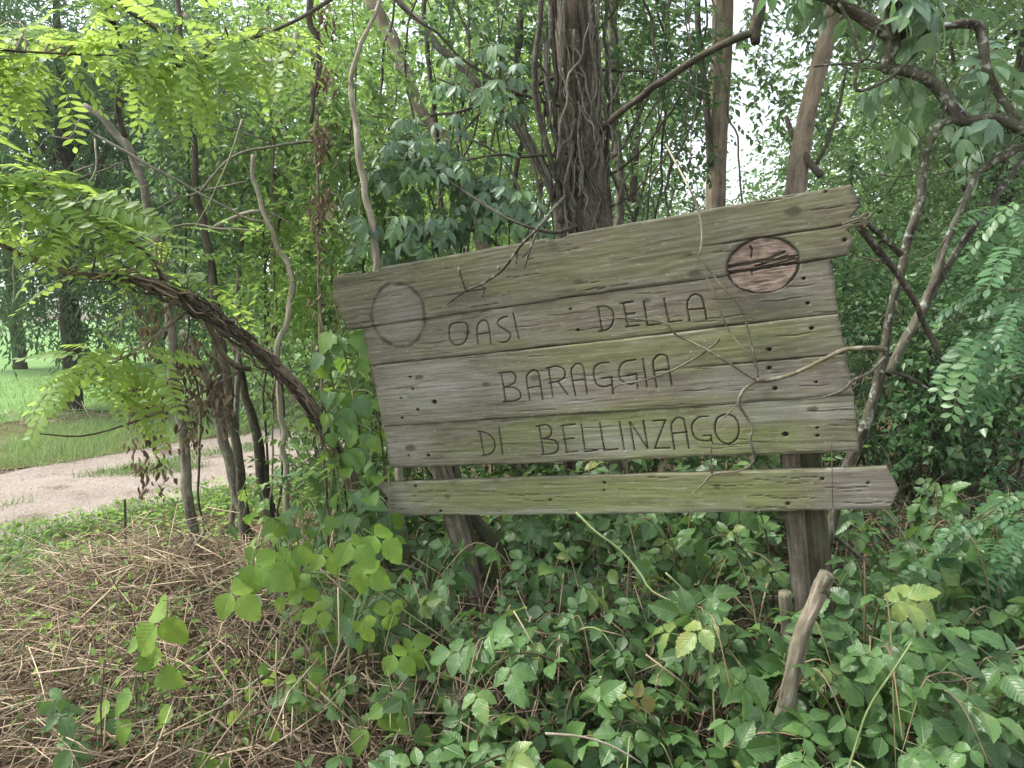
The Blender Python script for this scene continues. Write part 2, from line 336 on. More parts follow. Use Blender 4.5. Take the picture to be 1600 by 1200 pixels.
# ------------------------------------------------------------------ leaf templates (x across, y along, z normal)
def T(v, f, b=None):
    v = np.array(v, float); return v, {k: np.array(a) for k, a in f.items()}, (v.copy() if b is None else np.array(b, float))
def tmpl_simple(wd=0.5, fold=0.10, droop=0.12):
    v = [(0, 0, 0), (-wd * .42, .28, fold), (-wd * .40, .62, fold - droop * .3), (0, 1, -droop), (wd * .40, .62, fold - droop * .3), (wd * .42, .28, fold)]
    return T(v, {4: [(0, 3, 2, 1), (0, 5, 4, 3)]})
def tmpl_leaf(wd=0.55, n=8, serr=0.0, fold=0.10, droop=0.18, peak=0.38, pw=1.0, ripple=0.0, cup=0.0, cord=0.0):
    V, Fq, Ft = [], [], []
    ts = np.linspace(0, 1, n + 1)
    for i, t in enumerate(ts):
        if t < peak: wdt = math.sin(math.pi / 2 * (t / peak)) ** 0.8
        else: wdt = math.cos(math.pi / 2 * ((t - peak) / (1 - peak))) ** pw
        half = wd / 2 * wdt * (1 + (serr if i % 2 else -serr * 0.6) * (0 < i < n))
        z = -droop * t * t
        yb = t - cord * wdt * (1 - t) ** 2
        for k, s in enumerate((-1, -.5, 0, .5, 1)):
            zz = z + fold * abs(s) * wd * wdt + ripple * math.sin(t * 19 + s * 3) * abs(s) * wdt - cup * (abs(s) ** 2) * wdt * wd
            V.append((half * s, (t * (1 - abs(s)) + yb * abs(s)) + (0.03 * serr * 4 if abs(s) == 1 and i % 2 else 0), zz))
    for i in range(n):
        for k in range(4):
            a = i * 5 + k; Fq.append((a, a + 1, a + 6, a + 5))
    return T(V, {4: Fq})
def tmpl_merge(items):      # items: (template, pos, R, scale)
    V, B, fs, n = [], [], {3: [], 4: []}, 0
    for (tv, tf, tb), p, R, s in items:
        V.append((tv * s) @ np.asarray(R).T + np.asarray(p)); B.append(tb)
        for k, a in tf.items():
            if len(a): fs[k].append(np.asarray(a) + n)
        n += len(tv)
    return np.vstack(V), {k: np.vstack(a) for k, a in fs.items() if a}, np.vstack(B)
def tmpl_stick(p0, p1, r, sides=3):
    p0, p1 = np.array(p0, float), np.array(p1, float); d = unit(p1 - p0); R = frames(d[None], np.array([[0.13, 0.2, 1.0]]))[0]
    a = np.arange(sides) * 2 * math.pi / sides; ring = np.stack([np.cos(a), 0 * a, np.sin(a)], 1) @ R.T
    V = np.vstack([p0 + ring * r, p1 + ring * r * .7]); j = np.arange(sides); j2 = (j + 1) % sides
    return V, {4: np.stack([j, j2, j2 + sides, j + sides], 1)}, np.tile([0.0, 0.5, 0], (2 * sides, 1))
I3 = np.eye(3)
def tmpl_robinia(pairs, rng, leaflet, curl=0.25):
    items = []; prev = None
    for i in range(pairs + 1):
        t = 0.16 + 0.84 * i / pairs
        p = np.array([0.03 * math.sin(t * 4), t, -curl * t * t])
        if prev is not None: items.append((tmpl_stick(prev, p, 0.006), (0, 0, 0), I3, 1))
        else: items.append((tmpl_stick((0, 0, 0), p, 0.009), (0, 0, 0), I3, 1))
        prev = p
        sz = 0.175 * (0.8 + 0.35 * math.sin(math.pi * min(1, t))) * rng.uniform(.85, 1.1)
        for s in (-1, 1):
            if i == pairs and s == 1: continue
            ang = math.radians(rng.uniform(58, 80)) if i < pairs else 0
            d = np.array([s * math.sin(ang), math.cos(ang), rng.uniform(-.35, .0)]); nn = np.array([rng.uniform(-.25, .25), rng.uniform(-.25, .1), 1.0])
            items.append((leaflet, p, frames(d[None], nn[None])[0], sz))
    return tmpl_merge(items)
def tmpl_palmate(leaflet, spec, rng, pet=0.35, pr=0.012):
    items = [(tmpl_stick((0, 0, 0), (0, pet, 0.02), pr), (0, 0, 0), I3, 1)]
    for ang, dist, size, drop in spec:
        a = math.radians(ang); d = np.array([math.sin(a), math.cos(a), drop + rng.uniform(-.08, .08)])
        nn = np.array([rng.uniform(-.25, .25), 0.3 * abs(drop), 1.0])
        items.append((leaflet, (0, pet + dist, 0.02), frames(d[None], nn[None])[0], size))
    return tmpl_merge(items)
rngT = random.Random(4)
T_OVAL = tmpl_simple(0.55, 0.05, 0.08)
T_ROBLEAFLET = tmpl_leaf(0.50, 4, 0, 0.05, 0.06, 0.5, 0.6)
T_LEAF = tmpl_simple(0.58)
T_LANCE = tmpl_simple(0.26, 0.05, 0.25)
T_BRLEAFLET = tmpl_leaf(0.66, 14, 0.10, 0.15, 0.26, 0.42, 0.9, 0.022)
T_BRSMALL = tmpl_leaf(0.66, 4, 0.0, 0.10, 0.16, 0.42, 0.9)
T_ELDLEAFLET = tmpl_leaf(0.44, 8, 0.06, 0.08, 0.22, 0.40, 1.0, 0.006)
T_HEART = tmpl_leaf(0.84, 10, 0.07, 0.13, 0.34, 0.33, 0.95, 0.03, cord=0.22)
T_LOBED = tmpl_leaf(0.92, 8, 0.20, 0.12, 0.28, 0.34, 0.9, 0.025, cord=0.2)
T_IVY = T([(0, 0, 0), (-.42, .12, .05), (-.30, .45, .04), (0, 1, -.10), (.30, .45, .04), (.42, .12, .05)], {4: [(0, 3, 2, 1), (0, 5, 4, 3)]})
ROB = [tmpl_robinia(p, rngT, T_ROBLEAFLET, c) for p, c in ((7, .2), (8, .3), (9, .15), (8, .45), (10, .3))]
ROBLOW = [tmpl_robinia(p, rngT, T_OVAL, c) for p, c in ((6, .2), (7, .35))]
BRM = [tmpl_palmate(T_BRLEAFLET, [(0, .16, .62, -.25), (-72, 0, .5, -.2), (72, 0, .5, -.2)], rngT), tmpl_palmate(T_BRLEAFLET, [(4, .2, .6, -.1), (-80, 0, .46, -.35), (66, 0, .52, -.3)], rngT),
       tmpl_palmate(T_BRLEAFLET, [(-3, .14, .66, -.4), (-66, 0, .55, -.4), (70, 0, .5, -.15)], rngT), tmpl_palmate(T_BRLEAFLET, [(0, .18, .58, -.2), (-60, .04, .5, -.3), (62, .04, .5, -.2), (-112, 0, .36, -.3), (110, 0, .38, -.3)], rngT)]
BRLOW = tmpl_palmate(T_BRSMALL, [(0, .16, .62, -.25), (-72, 0, .5, -.2), (72, 0, .5, -.2)], rngT)
ELD = [tmpl_palmate(T_ELDLEAFLET, [(0, .34, .55, -.7), (-62, .26, .5, -.6), (60, .27, .5, -.65), (-75, 0.02, .5, -.7), (72, 0, .5, -.6)], rngT, 0.3), tmpl_palmate(T_ELDLEAFLET, [(5, .3, .6, -1.0), (-55, .25, .5, -.8), (66, .25, .52, -.9), (-70, 0, .5, -.8), (80, 0, .46, -1.0)], rngT, 0.28)]
T_BROAD = tmpl_leaf(0.82, 10, 0.06, 0.10, 0.30, 0.36, 0.8, 0.03)
KUD = [tmpl_palmate(T_BROAD, [(0, .2, .62, -.4), (-78, 0, .55, -.35), (76, 0, .55, -.3)], rngT, .3, .009), tmpl_palmate(T_BROAD, [(6, .16, .6, -.2), (-68, 0, .52, -.5), (84, 0, .56, -.4)], rngT, .3, .009)]
HRT = [tmpl_palmate(t, [(0, 0, .75, -.45)], rngT, 0.3, 0.010) for t in (T_HEART, T_LOBED, T_HEART)]
T_TWIG = tmpl_stick((0, 0, 0), (0, 1, 0), 1.0)
T_BLADE = T([(-.5, 0, 0), (.5, 0, 0), (-.38, .5, .06), (.38, .5, .06), (0, 1, .28)], {4: [(0, 1, 3, 2)], 3: [(2, 3, 4)]})
def tmesh(name, tm, m): a = Acc(); a.add(tm[0], tm[1], 0.5, tm[2]); return a.mesh(name, m)

# ------------------------------------------------------------------ scattering helpers
def rdirs(rng, n): return unit(rng.normal(size=(n, 3)))
def twigs_to_leaves(rng, acc, p0, d, L, nl, tm, size, tint, droop=0.2, spread=0.9, updir=(0, 0, 1), tiltn=0.45, tacc=None, tr=0.003):
    n = len(p0)
    if n == 0: return
    if tacc is not None:
        bake(tacc, T_TWIG, p0, frames(d, rdirs(rng, n)), np.stack([np.full(n, tr), L, np.full(n, tr)], 1), rng.uniform(.3, .7, n))
    t = (np.arange(nl)[None] + rng.uniform(0.1, .9, (n, nl))) / nl * 0.95 + 0.08
    sag = np.zeros((n, nl, 3)); sag[..., 2] = -droop * (t ** 2) * L[:, None] * .5
    pos = p0[:, None] + d[:, None] * (t * L[:, None])[..., None] + sag * (0 if tacc is not None else 1)
    side = unit(np.cross(d, np.array([0, 0, 1.0]) + 0.3 * rdirs(rng, n)))
    sg = np.where(np.arange(nl) % 2 == 0, 1.0, -1.0)[None, :, None]
    ld = d[:, None] * rng.uniform(.3, .9, (n, nl, 1)) + side[:, None] * sg * spread + 0.35 * rng.normal(size=(n, nl, 3))
    ld[..., 2] -= droop * rng.uniform(.5, 1.6, (n, nl))
    nn = np.array(updir)[None, None] + tiltn * rng.normal(size=(n, nl, 3))
    R = frames(ld.reshape(-1, 3), nn.reshape(-1, 3))
    sz = size * rng.uniform(.65, 1.25, n * nl)
    tt = np.clip(np.repeat(tint, nl) + rng.normal(0, .13, n * nl), 0, 1)
    bake(acc, tm, pos.reshape(-1, 3), R, sz, tt)
def crown(rng, leaf, twig, C, Rd, n, nl, L, tm, size, droop=0.25, clump=0.45, cs=1.2, seed=0, lowcut=None, base=0.5, gap=None):
    C = np.array(C, float); Rd = np.array(Rd, float)
    m = int(n * 2.2); u = rdirs(rng, m); r = rng.uniform(0, 1, m) ** (1 / 2.3)
    p = C + u * r[:, None] * Rd
    q = vnoise(p[:, 0] * cs, p[:, 1] * cs, p[:, 2] * cs * 1.2, seed + 40)
    keep = q > clump
    if lowcut is not None: keep &= p[:, 2] > lowcut
    if gap is not None: keep &= gap(p)
    p, u, q = p[keep][:n], u[keep][:n], q[keep][:n]
    d = u * 0.7 + 0.6 * rng.normal(size=p.shape); d[:, 2] -= droop; d = unit(d)
    LL = L * rng.uniform(.6, 1.3, len(p))
    tint = np.clip(base + (q - .6) * .6 + rng.normal(0, .1, len(p)), 0, 1)
    twigs_to_leaves(rng, leaf, p, d, LL, nl, tm, size, tint, droop, tacc=twig, tr=0.0022)
    return p

# ================================================================== SETTING: ground, field, track
def axis_steps(lo, hi, fine_lo, fine_hi, fine):
    a = list(np.arange(fine_lo, fine_hi, fine)); st = fine; x = fine_hi
    while x < hi: a.append(x); st *= 1.25; x += st
    a.append(hi); st = fine; x = fine_lo - fine
    while x > lo: a.insert(0, x); st *= 1.25; x -= st
    a.insert(0, lo); return np.array(a)
gx, gy = axis_steps(-420, 420, -6, 6, 0.09), axis_steps(-60, 700, 1.2, 12, 0.09)
X, Y = np.meshgrid(gx, gy, indexing='ij'); Z = gz(X, Y); nx, ny = X.shape
ii = np.arange(nx - 1)[:, None] * ny + np.arange(ny - 1)[None]
q = np.stack([ii, ii + ny, ii + ny + 1, ii + 1], -1).reshape(-1, 4)
g = Acc(); g.add(np.stack([X, Y, Z], -1).reshape(-1, 3), {4: q}); tag(g.obj('ground', M['soil']), kind='structure')
def strip(name, m, o0, o1, l0, l1, lift, no, nl, kind='structure', wav=0.12, seed=0):
    al = np.concatenate([np.linspace(l0, min(l1, 25), nl), np.geomspace(26, l1, 12) if l1 > 30 else []])
    of = np.linspace(0, 1, no); A, O = np.meshgrid(al, of, indexing='ij')
    e0 = o0 + wav * 2 * (vnoise(A * .9, A * 0 + 3, None, seed) - .5); e1 = o1 + wav * 2 * (vnoise(A * .9, A * 0 + 9, None, seed) - .5)
    OO = e0 + (e1 - e0) * O
    x = PATH_A[0] + A * PATH_D[0] + OO * PATH_N[0]; y = PATH_A[1] + A * PATH_D[1] + OO * PATH_N[1]
    z = gz(x, y) + lift
    i2 = np.arange(len(al) - 1)[:, None] * no + np.arange(no - 1)[None]
    f = np.stack([i2, i2 + 1, i2 + no + 1, i2 + no], -1).reshape(-1, 4)
    a = Acc(); a.add(np.stack([x, y, z], -1).reshape(-1, 3), {4: f}); return tag(a.obj(name, m), kind=kind)
strip('path', M['path'], -1.22, 1.25, -14, 60, 0.006, 40, 300, seed=2, wav=.22)
strip('verge', M['verge'], 1.30, 5.2, -14, 60, 0.010, 30, 160, seed=5)
strip('field', M['field'], 4.9, 160, -60, 220, 0.016, 60, 120, seed=8, wav=0.3)

def blades(name, xy, hgt, wid, m, tint, label=None, parent=None, lean=0.35, zoff=0.0, rs=1):
    rng = np.random.default_rng(rs); n = len(xy)
    p = np.stack([xy[:, 0], xy[:, 1], gz(xy[:, 0], xy[:, 1]) + zoff], 1)
    d = np.stack([rng.normal(0, lean, n), rng.normal(0, lean, n), np.ones(n)], 1)
    h = hgt * rng.uniform(.5, 1.3, n)
    a = Acc(); bake(a, T_BLADE, p, frames(d, rdirs(rng, n) * [1, 1, .1]), np.stack([wid * rng.uniform(.6, 1.3, n), h, h], 1), tint if np.ndim(tint) else np.clip(rng.normal(tint, .18, n), 0, 1))
    o = a.obj(name, m, parent); tag(o, label, 'grass' if parent is None else None, None, 'stuff'); return o
def strip_pts(rng, n, o0, o1, l0, l1, clump=0.4, cs=2.0, sd=0):
    al = rng.uniform(l0, l1, n * 2); of = rng.uniform(o0, o1, n * 2)
    x = PATH_A[0] + al * PATH_D[0] + of * PATH_N[0]; y = PATH_A[1] + al * PATH_D[1] + of * PATH_N[1]
    k = vnoise(x * cs, y * cs, None, sd) > clump; return np.stack([x, y], 1)[k][:n]
rng = np.random.default_rng(11)
blades('verge_grass', strip_pts(rng, 24000, 1.15, 3.6, -5, 14, .38, 1.7, 3), 0.20, 0.007, M['grass'], 0.45, 'tall green grass on the verge beyond the gravel track', rs=3)
blades('track_grass', strip_pts(rng, 16000, -0.34, 0.34, -5, 14, .30, 1.8, 4), 0.10, 0.007, M['grass'], 0.5, 'low strip of grass between the two wheel ruts of the track', rs=4)
blades('field_grass', strip_pts(rng, 17000, 4.6, 13, -7, 16, .25, 1.0, 5), 0.16, 0.012, M['grass'], 0.55, 'short bright grass along the near edge of the meadow', rs=5)
blades('path_edge_grass', strip_pts(rng, 12000, -2.3, -0.95, -3, 9, .48, 1.7, 6), 0.10, 0.006, M['grass'], 0.6, 'sparse pale grass along the near edge of the gravel track', rs=6)
# pebbles and leaf litter on the track
T_PEB = T([(-.5, -.4, 0), (.5, -.45, 0), (.45, .4, 0), (-.4, .5, 0), (-.1, .0, .45), (.2, .1, .4)], {3: [(0, 1, 4), (1, 5, 4), (1, 2, 5), (2, 3, 5), (3, 4, 5), (3, 0, 4)]})
def peb_mat():
    m, n, o = mat('pebble'); t = attr(n, 'tint').outputs['Fac']
    p = n.nodes.new('ShaderNodeBsdfPrincipled'); p.inputs['Roughness'].default_value = .9
    n.links.new(ramp(n, [(0, (.12, .10, .085)), (.5, (.32, .27, .24)), (1, (.55, .50, .46))], t).outputs[0], p.inputs[0]); n.links.new(p.outputs[0], o.inputs[0]); return m
xy = np.vstack([strip_pts(rng, 5000, -1.3, 1.3, -5, 10, .2, 3, 8)]); n = len(xy)
a = Acc(); bake(a, T_PEB, np.stack([xy[:, 0], xy[:, 1], gz(xy[:, 0], xy[:, 1]) + .006], 1), frames(rdirs(rng, n) * [1, 1, .1], np.tile([0, 0, 1.0], (n, 1))), rng.uniform(.006, .02, n), rng.uniform(.3, 1, n))
tag(a.obj('gravel', peb_mat(), smooth=False), 'loose pale pebbles scattered over the gravel track', 'gravel', kind='stuff')

# ================================================================== THE SIGN
ORI = P(950, 560, 3.0)
uc = np.array([0.898, 0.078, -0.433]); vc = np.array([-0.173, 0.98, -0.0966])
SU = unit(uc[0] * RIGHT + uc[1] * UP + uc[2] * FWD); SV = vc[0] * RIGHT + vc[1] * UP + vc[2] * FWD
SV = unit(SV - (SV @ SU) * SU); SN = np.cross(SU, SV)
def S2(px, py):
    d = ray(px, py); t = ((ORI - CAM) @ SN) / (d @ SN); r = CAM + t * d - ORI; return np.array([r @ SU, r @ SV])
def SW(u, v, nrm=0.0): return ORI + u * SU + v * SV + nrm * SN
SIGNM = np.eye(4); SIGNM[:3, 0], SIGNM[:3, 1], SIGNM[:3, 2], SIGNM[:3, 3] = SU, SV, SN, ORI
SIGN4 = Matrix(SIGNM.tolist())

def plank_mat(name, seed, algae, grey, tone=1.0):
    m, n, o = mat(name)
    tc = n.nodes.new('ShaderNodeTexCoord').outputs['Object']
    v = mapping(n, tc, (1, 1, 1), (seed * 3.1, seed * 1.7, 0))
    warp = noise(n, mapping(n, v, (0.7, 2.6, 1)), 1.6, 2)
    # rings: distorted bands running along the board
    sp = n.nodes.new('ShaderNodeSeparateXYZ'); n.links.new(v, sp.inputs[0])
    yy = math_(n, 'ADD', sp.outputs[1], math_(n, 'MULTIPLY', warp, 0.26))
    band = math_(n, 'ADD', math_(n, 'MULTIPLY', math_(n, 'SINE', math_(n, 'MULTIPLY', yy, 210.0)), 0.5), 0.5)
    fine = ramp(n, [(0.30, (0, 0, 0)), (0.70, (1, 1, 1))], noise(n, mapping(n, v, (2.2, 110.0, 1)), 1.0, 7, 0.78)).outputs[0]
    med = noise(n, mapping(n, v, (1.3, 34.0, 1)), 1.0, 7, 0.70)
    hair = noise(n, mapping(n, v, (9.0, 270.0, 1)), 1.0, 3, 0.7)
    grain = math_(n, 'ADD', math_(n, 'MULTIPLY', hair, 0.30), math_(n, 'ADD', math_(n, 'MULTIPLY', fine, 0.26), math_(n, 'ADD', math_(n, 'MULTIPLY', band, 0.09), math_(n, 'MULTIPLY', med, 0.38))))
    base = ramp(n, [(0.28, (0.046, 0.040, 0.030)), (0.44, (0.130, 0.116, 0.088)), (0.58, (0.195, 0.178, 0.140)), (0.74, (0.31, 0.29, 0.245))], grain).outputs[0]
    # warm brown areas
    base = mixc(n, math_(n, 'MULTIPLY', ramp(n, [(0.45, (0, 0, 0)), (0.7, (1, 1, 1))], noise(n, mapping(n, v, (1.5, 5, 1)), 1.6, 4)).outputs[0], 0.30), base, (0.16, 0.115, 0.07))
    # green algae in soft patches
    al = noise(n, mapping(n, v, (2.0, 5.0, 1)), 1.9, 7, 0.68)
    alk = math_(n, 'ADD', math_(n, 'ADD', attr(n, 'alg').outputs['Fac'], algae * .22), math_(n, 'MULTIPLY', math_(n, 'SUBTRACT', al, 0.5), 1.5), True)
    gcol = mixc(n, ramp(n, [(0.3, (0, 0, 0)), (0.7, (1, 1, 1))], grain).outputs[0], (0.085, 0.100, 0.036), (0.265, 0.300, 0.120))
    c = mixc(n, math_(n, 'MULTIPLY', alk, 0.88), base, gcol)
    # silvery bleached fibres
    sil = math_(n, 'ADD', attr(n, 'sil').outputs['Fac'], math_(n, 'MULTIPLY', math_(n, 'SUBTRACT', noise(n, mapping(n, v, (3.0, 12, 1)), 1.7, 6, 0.7), 0.5), 1.6), True)
    c = mixc(n, math_(n, 'MULTIPLY', sil, math_(n, 'MULTIPLY', ramp(n, [(0.25, (0.2, 0.2, 0.2)), (0.6, (1, 1, 1))], fine).outputs[0], 0.5 + grey * .4)), c, (0.40, 0.392, 0.372))
    # dark damp stains and pale lichen specks
    st = ramp(n, [(0.58, (0, 0, 0)), (0.75, (1, 1, 1))], noise(n, mapping(n, v, (1.6, 4, 1)), 3.2, 6, 0.6)).outputs[0]
    c = mixc(n, math_(n, 'MULTIPLY', st, 0.55), c, (0.055, 0.048, 0.036))
    sk = ramp(n, [(0.66, (0, 0, 0)), (0.71, (1, 1, 1))], noise(n, mapping(n, v, (50, 80, 1)), 1.0, 2)).outputs[0]
    c = mixc(n, math_(n, 'MULTIPLY', sk, 0.45), c, (0.42, 0.44, 0.34))
    fl = ramp(n, [(0.60, (0, 0, 0)), (0.65, (1, 1, 1))], noise(n, mapping(n, v, (11, 120, 1)), 1.0, 5, .65)).outputs[0]
    c = mixc(n, math_(n, 'MULTIPLY', fl, 0.5), c, (0.40, 0.39, 0.33))
    dk = ramp(n, [(0.62, (0, 0, 0)), (0.67, (1, 1, 1))], noise(n, mapping(n, v, (6, 90, 1), (7, 3, 0)), 1.0, 5, .65)).outputs[0]
    c = mixc(n, math_(n, 'MULTIPLY', dk, 0.6), c, (0.050, 0.043, 0.032))
    gr = attr(n, 'groove').outputs['Fac']; ch = attr(n, 'char').outputs['Fac']; ba = attr(n, 'bare').outputs['Fac']
    greyw = ramp(n, [(0.32, (0.11, 0.10, 0.09)), (0.66, (0.33, 0.315, 0.29))], grain).outputs[0]
    c = mixc(n, ba, c, greyw)
    c = mixc(n, math_(n, 'MULTIPLY', ch, ramp(n, [(0.3, (.55, .55, .55)), (0.6, (1, 1, 1))], med).outputs[0]), c, (0.028, 0.025, 0.021))
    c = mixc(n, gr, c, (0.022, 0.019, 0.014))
    c = mixc(n, 1.0, c, (tone * .88, tone * .88, tone * .88), 'MULTIPLY')
    p = n.nodes.new('ShaderNodeBsdfPrincipled'); p.inputs['Roughness'].default_value = 0.86; p.inputs['Specular IOR Level'].default_value = 0.22
    n.links.new(c, p.inputs['Base Color'])
    bp = n.nodes.new('ShaderNodeBump'); bp.inputs['Strength'].default_value = 0.5; bp.inputs['Distance'].default_value = 0.003
    n.links.new(grain, bp.inputs['Height']); n.links.new(bp.outputs[0], p.inputs['Normal']); n.links.new(p.outputs[0], o.inputs[0])
    return m

def zl(ox, oy, k, pts): return [S2(ox + x / k, oy + y / k) for x, y in pts]
ZA = lambda *p: zl(680, 440, 3.077, p)
L1 = [ZA((65, 235), (75, 207), (105, 198), (145, 200), (156, 225), (152, 270), (130, 300), (95, 305), (72, 280), (65, 235)),
      ZA((206, 302), (200, 240), (206, 205), (225, 188), (245, 190), (256, 215), (268, 300)), ZA((202, 254), (260, 246)),
      ZA((348, 168), (320, 175), (300, 195), (307, 215), (340, 235), (361, 252), (358, 276), (340, 290), (308, 292)), ZA((375, 155), (403, 277)),
      ZA((784, 120), (803, 238)), ZA((775, 124), (820, 120), (850, 140), (858, 180), (845, 215), (825, 232), (788, 240)),
      ZA((905, 105), (928, 216)), ZA((890, 106), (950, 97)), ZA((914, 160), (960, 153)), ZA((920, 218), (980, 211)),
      ZA((1003, 98), (1022, 211), (1082, 205)), ZA((1100, 83), (1125, 196), (1185, 188)),
      ZA((1224, 192), (1212, 112), (1225, 76), (1250, 61), (1276, 72), (1289, 98), (1306, 184)), ZA((1216, 136), (1294, 130))]
L2 = [ZA((318, 440), (340, 578)), ZA((305, 441), (365, 435), (387, 458), (378, 490), (330, 508)), ZA((330, 508), (385, 512), (411, 540), (400, 568), (328, 579)),
      ZA((456, 570), (440, 470), (450, 440), (475, 425), (496, 440), (503, 470), (519, 567)), ZA((444, 512), (508, 503)),
      ZA((545, 418), (568, 553)), ZA((533, 418), (585, 408), (621, 426), (622, 460), (590, 480), (548, 488)), ZA((590, 480), (638, 544)),
      ZA((676, 548), (655, 440), (663, 410), (685, 395), (706, 402), (716, 430), (733, 542)), ZA((660, 478), (722, 470)),
      ZA((838, 390), (790, 395), (765, 420), (768, 470), (785, 500), (820, 505), (850, 494)), ZA((800, 466), (850, 460), (856, 542)),
      ZA((962, 376), (915, 385), (890, 408), (885, 450), (900, 480), (940, 495), (968, 482)), ZA((920, 452), (968, 445), (976, 516)),
      ZA((1000, 373), (1020, 508)), ZA((1066, 508), (1048, 400), (1056, 370), (1080, 352), (1110, 358), (1121, 385), (1139, 498)), ZA((1052, 430), (1126, 422))]
L3 = [ZA((212, 720), (235, 840)), ZA((204, 721), (245, 730), (275, 755), (286, 790), (270, 825), (224, 840)), ZA((305, 706), (323, 832)),
      ZA((498, 696), (520, 830)), ZA((486, 699), (530, 690), (556, 710), (550, 745), (510, 758)), ZA((510, 758), (570, 765), (591, 795), (575, 825), (508, 833)),
      ZA((610, 693), (632, 823)), ZA((603, 696), (670, 687)), ZA((616, 761), (666, 754)), ZA((624, 823), (682, 817)),
      ZA((702, 688), (720, 820), (778, 812)), ZA((790, 678), (812, 814), (877, 807)), ZA((885, 676), (908, 811)),
      ZA((958, 811), (935, 676), (1022, 807), (1000, 670)), ZA((1048, 671), (1106, 667), (1055, 803), (1127, 802)),
      ZA((1151, 808), (1135, 700), (1145, 670), (1165, 655), (1190, 660), (1201, 690), (1219, 803)), ZA((1140, 732), (1210, 725)),
      ZA((1312, 649), (1265, 655), (1235, 690), (1240, 735), (1260, 760), (1300, 768), (1328, 762)), ZA((1290, 743), (1326, 740), (1331, 782)),
      ZA((1345, 690), (1360, 655), (1400, 640), (1440, 655), (1461, 700), (1450, 755), (1410, 781), (1370, 766), (1347, 725), (1345, 690))]
HOLES = [(679, 628, 5.5), (653, 640, 3.5), (629, 653, 3), (669, 712, 4), (638, 712, 2.5), (641, 589, 3), (645, 608, 3), (627, 622, 2.5), (891, 483, 2.5), (903, 516, 3), (1202, 546, 4), (1202, 575, 4), (1211, 607, 4),
         (1268, 513, 3.5), (1262, 474, 3), (1256, 435, 3), (1275, 597, 2.5), (1227, 679, 5), (1277, 669, 2.5), (1277, 681, 3), (1285, 748, 3), (1231, 787, 3.5), (1356, 754, 2.5), (650, 759, 3.5), (648, 775, 2), (689, 798, 3.5), (945, 754, 3), (860, 781, 3), (944, 766, 2.5), (1320, 375, 3), (1290, 300, 2)]
KNOTS = [(655, 590, 7), (1086, 428, 8), (1075, 398, 5), (905, 440, 6), (760, 600, 6), (1240, 330, 9), (835, 590, 7), (640, 700, 9), (1010, 470, 5), (700, 775, 6), (1120, 760, 5), (1270, 640, 6), (730, 520, 5)]
ALG = [(1000, 545, 230, 32, .6), (1150, 535, 120, 36, .75), (1000, 655, 260, 26, .9), (850, 690, 200, 35, .55), (1130, 690, 240, 34, .8), (900, 775, 330, 40, 1.0), (1180, 765, 130, 40, .85), (700, 430, 170, 40, .35), (950, 400, 300, 60, .35), (1200, 330, 150, 40, .3), (640, 640, 60, 60, .25), (780, 540, 150, 20, .4)]
SIL = [(670, 600, 110, 55, .8), (620, 700, 70, 35, .5), (1180, 600, 80, 22, .7), (1240, 640, 110, 18, .75), (830, 605, 150, 30, .35), (960, 690, 80, 26, .6), (880, 625, 90, 12, .6), (622, 485, 42, 48, .5), (1370, 765, 50, 30, .35), (620, 790, 60, 30, .6), (820, 800, 200, 8, .6), (1050, 800, 200, 6, .5), (760, 520, 120, 30, .3), (1270, 440, 50, 40, .3)]
ALGN = [(1375, 765, 75, 60, 1.0), (590, 785, 50, 60, .8)]
def segdist(u, v, poly):
    d = np.full(u.shape, 9.0)
    for (a, b) in zip(poly[:-1], poly[1:]):
        e = b - a; L = e @ e + 1e-12; t = np.clip(((u - a[0]) * e[0] + (v - a[1]) * e[1]) / L, 0, 1)
        d = np.minimum(d, np.hypot(u - a[0] - t * e[0], v - a[1] - t * e[1]))
    return d
def curve(poly):        # round the corners of multi-point strokes
    if len(poly) < 5: return [np.array(p) for p in poly]
    p, _ = smooth_path(np.array([(q[0], q[1], 0) for q in poly]), np.zeros(len(poly)), len(poly) * 4); return [x[:2] for x in p]
OVR_C, OVR_A, OVR_B = S2(1192, 415), S2(1251, 406) - S2(1192, 415), S2(1187, 371) - S2(1192, 415)
OVL_C, OVL_A, OVL_B = S2(622, 493), S2(664, 489) - S2(622, 493), S2(616, 443) - S2(622, 493)
def ellr(u, v, C, A, B):
    Mi = np.linalg.inv(np.stack([A, B], 1)); du, dv = u - C[0], v - C[1]
    return np.hypot(Mi[0, 0] * du + Mi[0, 1] * dv, Mi[1, 0] * du + Mi[1, 1] * dv)
THK = 0.034
